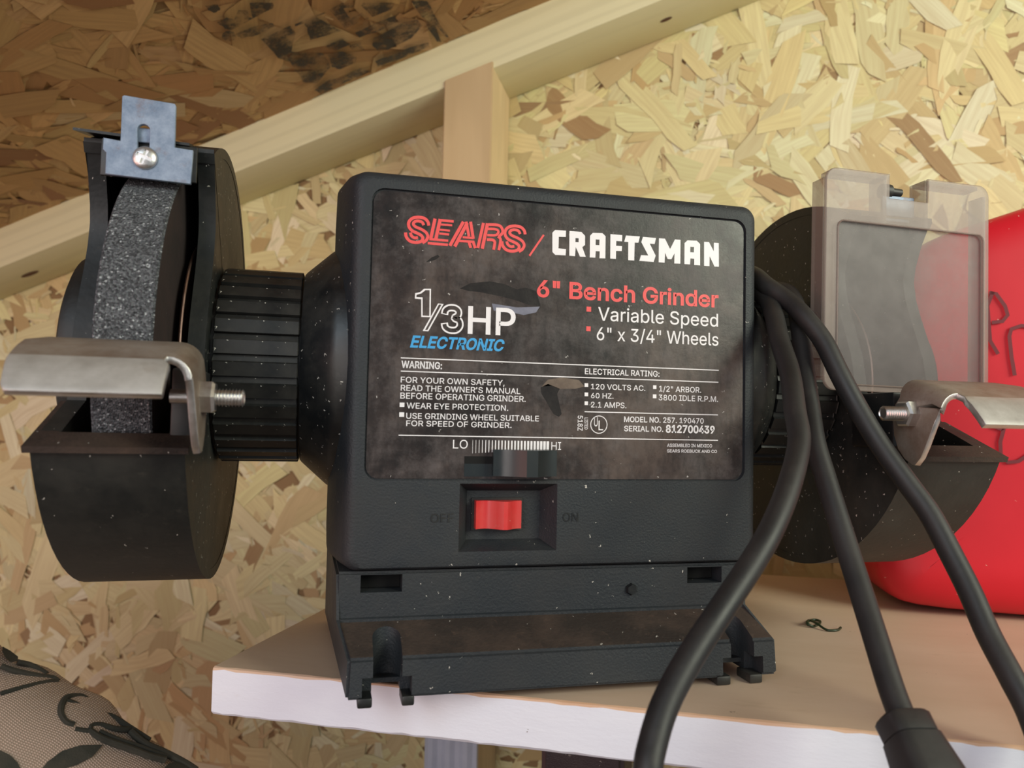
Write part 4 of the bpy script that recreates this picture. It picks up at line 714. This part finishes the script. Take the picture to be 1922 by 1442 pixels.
for x0, x1, y0, y1 in ((-0.0012, 0.0034, -0.0155, -0.006), (0.0126, 0.0166, -0.0155, -0.006), (0.1218, 0.1272, -0.0155, -0.006), (0.1345, 0.1395, -0.0155, -0.006), (0.002, 0.014, 0.080, 0.092), (0.124, 0.138, 0.080, 0.092)):
    bm = bmesh.new(); box(bm, x0, x1, y0, y1, -0.0704, -0.0672, 0.0006); from_bm('foot', bm, M['smooth'], gr, None, 40)
bm = bmesh.new(); bmesh.ops.create_cone(bm, cap_ends=True, segments=6, radius1=0.0024, radius2=0.0018, depth=0.0016, matrix=Matrix.Translation((0.0962, 0.0006, -0.0398)) @ Matrix.Rotation(PI / 2, 4, 'X'))
from_bm('screw_head', bm, M['smooth'], gr)

# --- everything that comes in a left and a right copy; F(x) mirrors about the casing centre
def both(fn): fn(False); fn(True)
def flip(bm, right):
    if right:
        for v_ in bm.verts: v_.co.x = 0.14 - v_.co.x
        bmesh.ops.reverse_faces(bm, faces=bm.faces[:])
    return bm
def collar(right):
    # tapered shoulder growing out of the housing side
    bm = bmesh.new(); lathe_x(bm, [(-0.0230, 0.0362), (-0.0222, 0.0372), (-0.0130, 0.0455), (-0.0105, 0.0470), (0.004, 0.0475)], YC, ZC, 48); flip(bm, right)
    from_bm('shoulder', bm, M['smooth'], gr, None, 30)
    bm = bmesh.new(); lathe_x(bm, [(-0.0535, 0.0340), (-0.0225, 0.0342)], YC, ZC, 52); flip(bm, right)
    cl = from_bm('ribbed_collar', bm, M['smooth'], gr, None, 40)
    nr = 30; src = None
    for i in range(nr):
        if src is None:
            bm = bmesh.new(); a0, a1 = -PI / nr * 0.97, PI / nr * 0.97; pr = []
            pts_ = [(0.0336, a0), (0.0352, a0), (0.0357, a0 + (a1 - a0) * 0.30), (0.0369, a0 + (a1 - a0) * 0.36), (0.0366, a1), (0.0336, a1)]
            extrude_poly(bm, [(r * math.cos(t), r * math.sin(t)) for r, t in pts_], 0, -0.0518, -0.0236)
            flip(bm, right)
            bmesh.ops.bevel(bm, geom=[e for e in bm.edges if abs(e.verts[0].co.x - e.verts[1].co.x) < 1e-6], offset=0.0003, segments=1, affect='EDGES')
            bmesh.ops.recalc_face_normals(bm, faces=bm.faces[:]); me = bpy.data.meshes.new('rib'); bm.to_mesh(me); bm.free(); me.materials.append(M['smooth']); src = me
        o = bpy.data.objects.new('rib', src); COL.objects.link(o); o.parent = cl; o.location = (0, YC, ZC); o.rotation_euler = (2 * PI * (i + 0.3) / nr, 0, 0)
both(collar)

RG = 0.0797; XO, XI = -0.0928, -0.0530
a_s, a_e = math.radians(201.5), math.radians(481.3)
def circ(r, a): return (YC + r * math.cos(a), ZC + r * math.sin(a))
front_edge = [(0.0080, 0.1095), (0.0100, 0.1060), (0.0140, 0.0990), (0.0175, 0.0900), (0.0185, 0.0840), (0.0172, 0.0760), (0.0145, 0.0680), (0.0105, 0.0580), (0.0075, 0.0500), (0.0058, 0.0420), (0.0045, 0.0330), (0.0040, 0.0240), (-0.0100, 0.0180), (-0.0235, 0.0120)]
def guard(right):
    prof = [circ(RG, a_s + (a_e - a_s) * i / 60) for i in range(61)] + front_edge
    bm = bmesh.new()
    extrude_poly(bm, prof, 0, XO, XO + 0.0055)                                   # outer wall
    extrude_poly(bm, prof, 0, XI - 0.0055, XI)                                   # inner wall
    # drum band between the walls
    O_ = [circ(RG + 0.0003, a_s + (a_e - a_s) * i / 60) for i in range(61)]; I_ = [circ(RG - 0.0032, a_s + (a_e - a_s) * i / 60) for i in range(60, -1, -1)]
    extrude_poly(bm, O_ + I_, 0, XO - 0.0002, XI + 0.0002)
    bmesh.ops.bevel(bm, geom=[e for e in bm.edges if e.is_manifold and e.calc_face_angle(0) > 1.2 and abs(e.verts[0].co.x - e.verts[1].co.x) < 1e-7], offset=0.0008, segments=2, affect='EDGES')
    flip(bm, right); g = from_bm('wheel_guard', bm, M['guard'], gr, None, 40)
    # sloping flange round the lower opening
    th_ = math.atan2(0.0235 - 0.0107, 0.0035 + 0.0262)
    def sl(x, s, lift=0.0): return (x, -0.0262 + s * math.cos(th_) - lift * math.sin(th_), 0.0107 + s * math.sin(th_) + lift * math.cos(th_))
    bm = bmesh.new(); L0 = 0.0323
    def slab(xa, xb, s0, s1):
        vs = [bm.verts.new(sl(x, s, l_)) for l_ in (-0.0018, 0.0002) for x, s in ((xa, s0), (xb, s0), (xb, s1), (xa, s1))]
        for q in ((3, 2, 1, 0), (4, 5, 6, 7), (0, 1, 5, 4), (1, 2, 6, 5), (2, 3, 7, 6), (3, 0, 4, 7)): bm.faces.new([vs[i] for i in q])
    slab(-0.0943, -0.0515, -0.0008, 0.0090); slab(-0.0943, -0.0880, 0.0090, L0); slab(-0.0580, -0.0515, 0.0090, L0)
    flip(bm, right); from_bm('guard_flange', bm, M['dusty'], gr)
    bm = bmesh.new(); box(bm, -0.0582, -0.0508, -0.0190, 0.0045, 0.0130, 0.0340, 0.0008); flip(bm, right); from_bm('rest_mount', bm, M['smooth'], gr, None, 40)
    # round hub boss on the outer face
    bm = bmesh.new(); lathe_x(bm, [(-0.0925, 0.0385), (-0.0965, 0.0385), (-0.0990, 0.0375), (-0.1002, 0.0350), (-0.1005, 0.030), (-0.1005, 0.001)], YC, ZC, 56); flip(bm, right)
    from_bm('hub_cover', bm, M['guard'], gr, None, 40)
    # grinding wheel with its flange washers
    bm = bmesh.new(); lathe_x(bm, [(-0.0800, 0.0100), (-0.0800, 0.0694), (-0.0794, 0.0700), (-0.0641, 0.0700), (-0.0635, 0.0694), (-0.0635, 0.0100)], YC, ZC, 128)
    for f in bm.faces:
        if abs(f.calc_center_median().x + 0.0635) < 2e-4 or abs(f.calc_center_median().x + 0.0800) < 2e-4: f.material_index = 1
    if right:      # the right spindle carries no stone, only its flange washers
        bm.free(); bm = bmesh.new(); lathe_x(bm, [(-0.0725, 0.0100), (-0.0725, 0.0260), (-0.0705, 0.0280), (-0.0635, 0.0280), (-0.0635, 0.0100)], YC, ZC, 64)
        wh = from_bm('flange', flip(bm, True), M['guard'], gr, None, 40)
    else: wh = from_bm('grinding_wheel', bm, [M['grit'], M['grit_side']], gr, None, 40)
    bm = bmesh.new(); lathe_x(bm, [(-0.0635, 0.0300), (-0.0622, 0.0400), (-0.0611, 0.0452), (-0.0606, 0.0456), (-0.0602, 0.0452), (-0.0612, 0.0400), (-0.0616, 0.010)], YC, ZC, 96); flip(bm, right); from_bm('flange_washer', bm, M['copper'], wh, None, 40)
    bm = bmesh.new(); lathe_x(bm, [(-0.1000, 0.0055), (-0.0500, 0.0055)], YC, ZC, 16); flip(bm, right); from_bm('spindle', bm, M['steel'], wh, None, 40)
both(guard)

# --- spark arrestor over the left wheel
bm = bmesh.new(); vs = [(-0.0948, 0.0035, 0.1100), (-0.0600, 0.0035, 0.1085), (-0.0600, 0.0300, 0.1150), (-0.0948, 0.0300, 0.1165)]
lo = [bm.verts.new(p) for p in vs]; hi = [bm.verts.new((p[0], p[1], p[2] + 0.0009)) for p in vs]
bm.faces.new(lo[::-1]); bm.faces.new(hi)
for i in range(4): bm.faces.new([lo[i], lo[(i + 1) % 4], hi[(i + 1) % 4], hi[i]])
from_bm('top_bracket', bm, M['smooth'], gr)
bm = bmesh.new(); box(bm, -0.0865, -0.0575, 0.0040, 0.0056, 0.0965, 0.1085, 0.0003); from_bm('mounting_bar', bm, M['smooth'], gr, None, 40)
bl = [(-0.0842, 0.0962), (-0.0587, 0.0952), (-0.0584, 0.1064), (-0.0640, 0.1068), (-0.0642, 0.1206), (-0.0646, 0.1212), (-0.0797, 0.1222), (-0.0803, 0.1218), (-0.0802, 0.1072), (-0.0852, 0.1078), (-0.0852, 0.1040), (-0.0842, 0.1030)]
slot = [(-0.0748, 0.1000)] + [(-0.0735 + 0.0019 * math.cos(t), 0.1115 + 0.0019 * math.sin(t)) for t in [PI - PI * i / 10 for i in range(11)]] + [(-0.0716, 0.1000)]
sa = flat_shape('spark_arrestor', [bl, slot], 0.0012, 0.0016, M['blade'], gr, 0.0002); sa['label'] = 'blued steel plate with a slot'
bm = bmesh.new(); bmesh.ops.create_uvsphere(bm, u_segments=28, v_segments=14, radius=0.0038)
for v_ in bm.verts:
    if v_.co.y > 0: v_.co.y = 0
    v_.co.y *= 0.42
bmesh.ops.translate(bm, verts=bm.verts, vec=(-0.0727, 0.0010, 0.1023)); sc_ = from_bm('screw', bm, M['steel'], sa, None, 60); sc_['label'] = 'cross-head screw'
cc = []
for a in (0.35, 0.35 + PI / 2):
    c = bmesh.new(); box(c, -0.0024, 0.0024, -0.0025, -0.0007, -0.0006, 0.0006); bmesh.ops.rotate(c, verts=c.verts, cent=(0, 0, 0), matrix=Matrix.Rotation(a, 3, 'Y')); bmesh.ops.translate(c, verts=c.verts, vec=(-0.0727, 0.0010, 0.1023)); cc.append(c)
cut(sc_, cc)
bm = bmesh.new(); box(bm, -0.0760, -0.0705, 0.0030, 0.0042, 0.1080, 0.1128, 0.0003); box(bm, -0.0755, -0.0712, 0.0031, 0.0038, 0.1010, 0.1062, 0.0002); from_bm('clip', bm, M['blade'], gr)

# --- tool rests: one bent steel sheet each
def sheet(bm, grid):
    V_g = [[bm.verts.new(p) for p in row] for row in grid]
    for r1, r2 in zip(V_g, V_g[1:]):
        for i in range(len(r1) - 1): bm.faces.new([r1[i], r1[i + 1], r2[i + 1], r2[i]])
def rest(right):
    dz = -0.0015 if right else 0.0012
    # y,z run of the plate from back to lip
    run = [(-0.0255, 0.0388), (-0.0340, 0.0372), (-0.0400, 0.0352), (-0.0445, 0.0333)]
    lip = [(-0.0474, 0.0322), (-0.0500, 0.0310), (-0.0520, 0.0294), (-0.0540, 0.0272), (-0.0560, 0.0248), (-0.0572, 0.0232)]
    xl = lambda y: -0.0925 if y > -0.045 else -0.0918 + 0.0002 * 0
    bm = bmesh.new(); rows = []
    allr = run + lip
    for k, (y, z) in enumerate(allr):
        xo = -0.0928 + 0.0040 * (k / (len(allr) - 1)) + (0.0035 if k == 0 else 0) + (0.0008 if k == len(allr) - 1 else 0)
        xi_ = -0.0548 if k < len(run) + 1 else -0.0530
        rows.append([(xo + (xi_ - xo) * i / 14, y, z + dz) for i in range(15)])
    sheet(bm, rows)
    # bend and hanging leg
    rad = 0.0056; rows = []
    back = [(-0.0235, 0.0300), (-0.0225, 0.0240), (-0.0232, 0.0190), (-0.0255, 0.0140), (-0.0290, 0.0105), (-0.0325, 0.0088)]
    front = [(-0.0441, 0.0290), (-0.0425, 0.0240), (-0.0405, 0.0195), (-0.0385, 0.0150), (-0.0365, 0.0112), (-0.0342, 0.0086)]
    for (y, z) in run: pass
    for j in range(7):
        t = PI / 2 * j / 6
        rows.append([(-0.0548 + rad * math.sin(t), y, z + dz - rad * (1 - math.cos(t))) for y, z in run])
    for q, ((yb, zb), (yf, zf)) in enumerate(zip(back, front)):
        rows.append([(-0.0492 + 0.0012 * (q + 1) / 6, yb + (yf - yb) * t, zb + (zf - zb) * t + dz * 0.6) for t in (0, 1 / 3, 2 / 3, 1)])
    sheet(bm, rows)
    bmesh.ops.remove_doubles(bm, verts=bm.verts[:], dist=0.0002)
    flip(bm, right); bmesh.ops.recalc_face_normals(bm, faces=bm.faces[:])
    for f in bm.faces:
        if f.calc_center_median().y < -0.0462: f.material_index = 2
    o = from_bm('tool_rest', bm, [M['rest'], M['bright_edge'], M['rest_lip'], M['bright_edge']], gr, None, 50)
    sd = o.modifiers.new('s', 'SOLIDIFY'); sd.thickness = 0.0022; sd.offset = 0; sd.material_offset_rim = 1
    bv = o.modifiers.new('b', 'BEVEL'); bv.width = 0.0005; bv.segments = 2; bv.limit_method = 'ANGLE'; bv.angle_limit = math.radians(60)
    # threaded bolt with hex nut
    by, bz = -0.0312, 0.0252 + (0.0 if not right else 0.0005)
    def turn(prof, name, mat, seg, par):
        b3 = bmesh.new(); lathe_x(b3, prof, by, bz, seg); flip(b3, right); return from_bm(name, b3, mat, par, None, 35)
    nut = turn([(-0.0484, 0.0050), (-0.0448, 0.0050), (-0.0440, 0.0043)], 'nut', M['steel'], 6, o)
    turn([(-0.0492, 0.0062), (-0.0482, 0.0062)], 'washer', M['rest'], 24, o)
    pr = [(-0.0560, 0.0020)]; x = -0.0444
    while x < -0.0372: pr += [(x, 0.0020), (x + 0.00045, 0.0026), (x + 0.0009, 0.0020)]; x += 0.0009
    pr += [(-0.0366, 0.0017)]; turn(pr, 'bolt', M['steel'], 20, o)
both(rest)

# --- smoked eye shield on the right wheel
sx0, sx1, sz0, sz1 = 0.1752, 0.2528, 0.0345, 0.1232
outer = rrect(sx0, sx1, sz0, sz1, 0.0050)
top_i = [i for i, p in enumerate(outer) if abs(p[1] - sz1) < 1e-6]
notch = [(0.2228, sz1), (0.2228, 0.1133), (0.2045, 0.1133), (0.2045, sz1)]
out2 = []
for i, p in enumerate(outer):
    out2.append(p)
    if i == top_i[0]: out2 += notch
inner = rrect(0.1808, 0.2495, 0.0372, 0.1020, 0.0030)
tilt = Matrix.Translation((0.214, 0.0, 0.079)) @ Matrix.Rotation(math.radians(0.9), 4, 'Y') @ Matrix.Translation((-0.214, 0.0, -0.079))
rimo = flat_shape('eye_shield', [out2, inner], -0.0006, 0.0015, M['shield_rim'], gr, 0.0004); rimo.data.transform(tilt); rimo['label'] = 'smoky dusty clear plastic shield'
po = flat_shape('window_pane', [rrect(0.1804, 0.2499, 0.0368, 0.1024, 0.0032)], 0.0004, 0.0012, M['shield_pane'], rimo); po.data.transform(tilt)
bead = [(x, -0.0009, z) for x, z in rrect(0.1806, 0.2497, 0.0370, 0.1022, 0.0030)]; bead.append(bead[0])
bo = from_bm('raised_line', tube(bead, 0.00035, 1, 6), M['shield_rim'], rimo, None, 60); bo.data.transform(tilt)
bm = bmesh.new()   # side and top flanges going back
box(bm, sx0, sx0 + 0.0016, 0.0014, 0.0085, sz0 + 0.004, sz1 - 0.004); box(bm, sx1 - 0.0016, sx1, 0.0014, 0.0085, sz0 + 0.004, sz1 - 0.004)
box(bm, sx0 + 0.004, 0.2045, 0.0014, 0.0085, sz1 - 0.0016, sz1); box(bm, 0.2228, sx1 - 0.004, 0.0014, 0.0085, sz1 - 0.0016, sz1)
box(bm, 0.2030, 0.2045, 0.0014, 0.0100, 0.1030, sz1); box(bm, 0.2228, 0.2243, 0.0014, 0.0100, 0.1030, sz1)
fo = from_bm('shield_flange', bm, M['shield_rim'], rimo); fo.data.transform(tilt)
bm = bmesh.new(); lathe_x(bm, [(0.2065, 0.0022), (0.2068, 0.0030), (0.2105, 0.0030), (0.2108, 0.0018), (0.2160, 0.0016)], 0.0065, 0.1185, 16); from_bm('wing_screw', bm, M['smooth'], gr, None, 40)
bm = bmesh.new(); box(bm, 0.2060, 0.2215, 0.0050, 0.0062, 0.1080, 0.1165, 0.0003); box(bm, 0.2080, 0.2200, 0.0060, 0.0240, 0.1060, 0.1075, 0.0003); from_bm('shield_bracket', bm, M['blade'], gr)

# --- power cord draped over the right collar, its plug hanging in front of the shelf
c1p = [(0.1570, 0.066, 0.082), (0.1560, 0.045, 0.0825), (0.1558, 0.020, 0.0765), (0.1556, 0.008, 0.0700), (0.1525, -0.0010, 0.0632), (0.1475, -0.0128, 0.0517), (0.1440, -0.0245, 0.0391), (0.1380, -0.0366, 0.0258), (0.1337, -0.0454, 0.0154), (0.1235, -0.0557, 0.0027), (0.1133, -0.0629, -0.0089), (0.1033, -0.0683, -0.0184), (0.0905, -0.0740, -0.0298), (0.0795, -0.0791, -0.0396), (0.0708, -0.0837, -0.0488), (0.0653, -0.0882, -0.0569), (0.0627, -0.0914, -0.0627)]
loop_ = [(0.0613, -0.0935, -0.0760), (0.0615, -0.0965, -0.1000), (0.0720, -0.100, -0.135), (0.1150, -0.104, -0.162), (0.1600, -0.103, -0.145), (0.1810, -0.097, -0.110), (0.1825, -0.0905, -0.0790)]
c3p = [(0.1560, 0.045, 0.0905), (0.1552, 0.020, 0.0830), (0.1553, 0.0083, 0.0760), (0.1590, -0.0004, 0.0690), (0.1611, -0.0079, 0.0619), (0.1645, -0.0144, 0.0523), (0.1667, -0.0205, 0.0402), (0.1701, -0.0268, 0.0267), (0.1742, -0.0333, 0.0138), (0.1786, -0.0399, 0.0024), (0.1819, -0.0464, -0.0076), (0.1836, -0.0534, -0.0196), (0.1841, -0.0602, -0.0300), (0.1834, -0.0677, -0.0411), (0.1826, -0.0762, -0.0509), (0.1826, -0.0835, -0.0612)]
c2p = [(0.1700, 0.045, 0.0815), (0.1690, 0.020, 0.0770), (0.1687, 0.0104, 0.0712), (0.1640, -0.0010, 0.0575), (0.1600, -0.0095, 0.0424), (0.1567, -0.0175, 0.0284), (0.1529, -0.0262, 0.0151), (0.1519, -0.0336, 0.0027), (0.1509, -0.0410, -0.0089), (0.1496, -0.0493, -0.0213), (0.1473, -0.0585, -0.0324), (0.1446, -0.0676, -0.0424), (0.1422, -0.0759, -0.0517), (0.1410, -0.0812, -0.0572)]
top_loop = [(0.1600, 0.062, 0.092), (0.1680, 0.062, 0.090)]
path = c1p + loop_ + c3p[::-1] + top_loop + c2p
cord = from_bm('power_cord', tube(path, 0.0036, 7, 18), M['cord'], gr, None, 70)
# plug
pa = Vector((0.1407, -0.0814, -0.0576)); pdir = (Vector((0.1392, -0.0975, -0.0725)) - pa).normalized(); pw = Vector((1, 0, 0)); pw = (pw - pdir * pw.dot(pdir)).normalized(); pt = pdir.cross(pw)
bm = bmesh.new(); rings = []
for s, wx, wy in ((0.0, 0.0038, 0.0038), (0.0003, 0.0062, 0.0052), (0.0010, 0.0068, 0.0056), (0.0058, 0.0066, 0.0056), (0.0062, 0.0062, 0.0052), (0.0064, 0.0070, 0.0060), (0.0150, 0.0082, 0.0066), (0.0300, 0.0100, 0.0072), (0.0310, 0.0092, 0.0066)):
    ring = []
    for i in range(24):
        t = 2 * PI * i / 24; cx2 = math.copysign(abs(math.cos(t)) ** 0.55, math.cos(t)); sy2 = math.copysign(abs(math.sin(t)) ** 0.55, math.sin(t))
        ring.append(tuple(pa + pdir * s + pw * wx * cx2 + pt * wy * sy2))
    rings.append(ring)
loft(bm, rings); plug = from_bm('plug', bm, M['cord'], cord, None, 40); plug['label'] = 'black moulded plug'
for s_ in (-1, 1):
    bm = bmesh.new(); q0 = pa + pdir * 0.030 + pw * 0.0032 * s_
    vs = [bm.verts.new(q0 + pdir * a + pt * b3 + pw * c3) for a in (0, 0.016) for b3 in (-0.003, 0.003) for c3 in (-0.0007, 0.0007)]
    bmesh.ops.convex_hull(bm, input=bm.verts[:]); from_bm('prong', bm, M['steel'], cord)
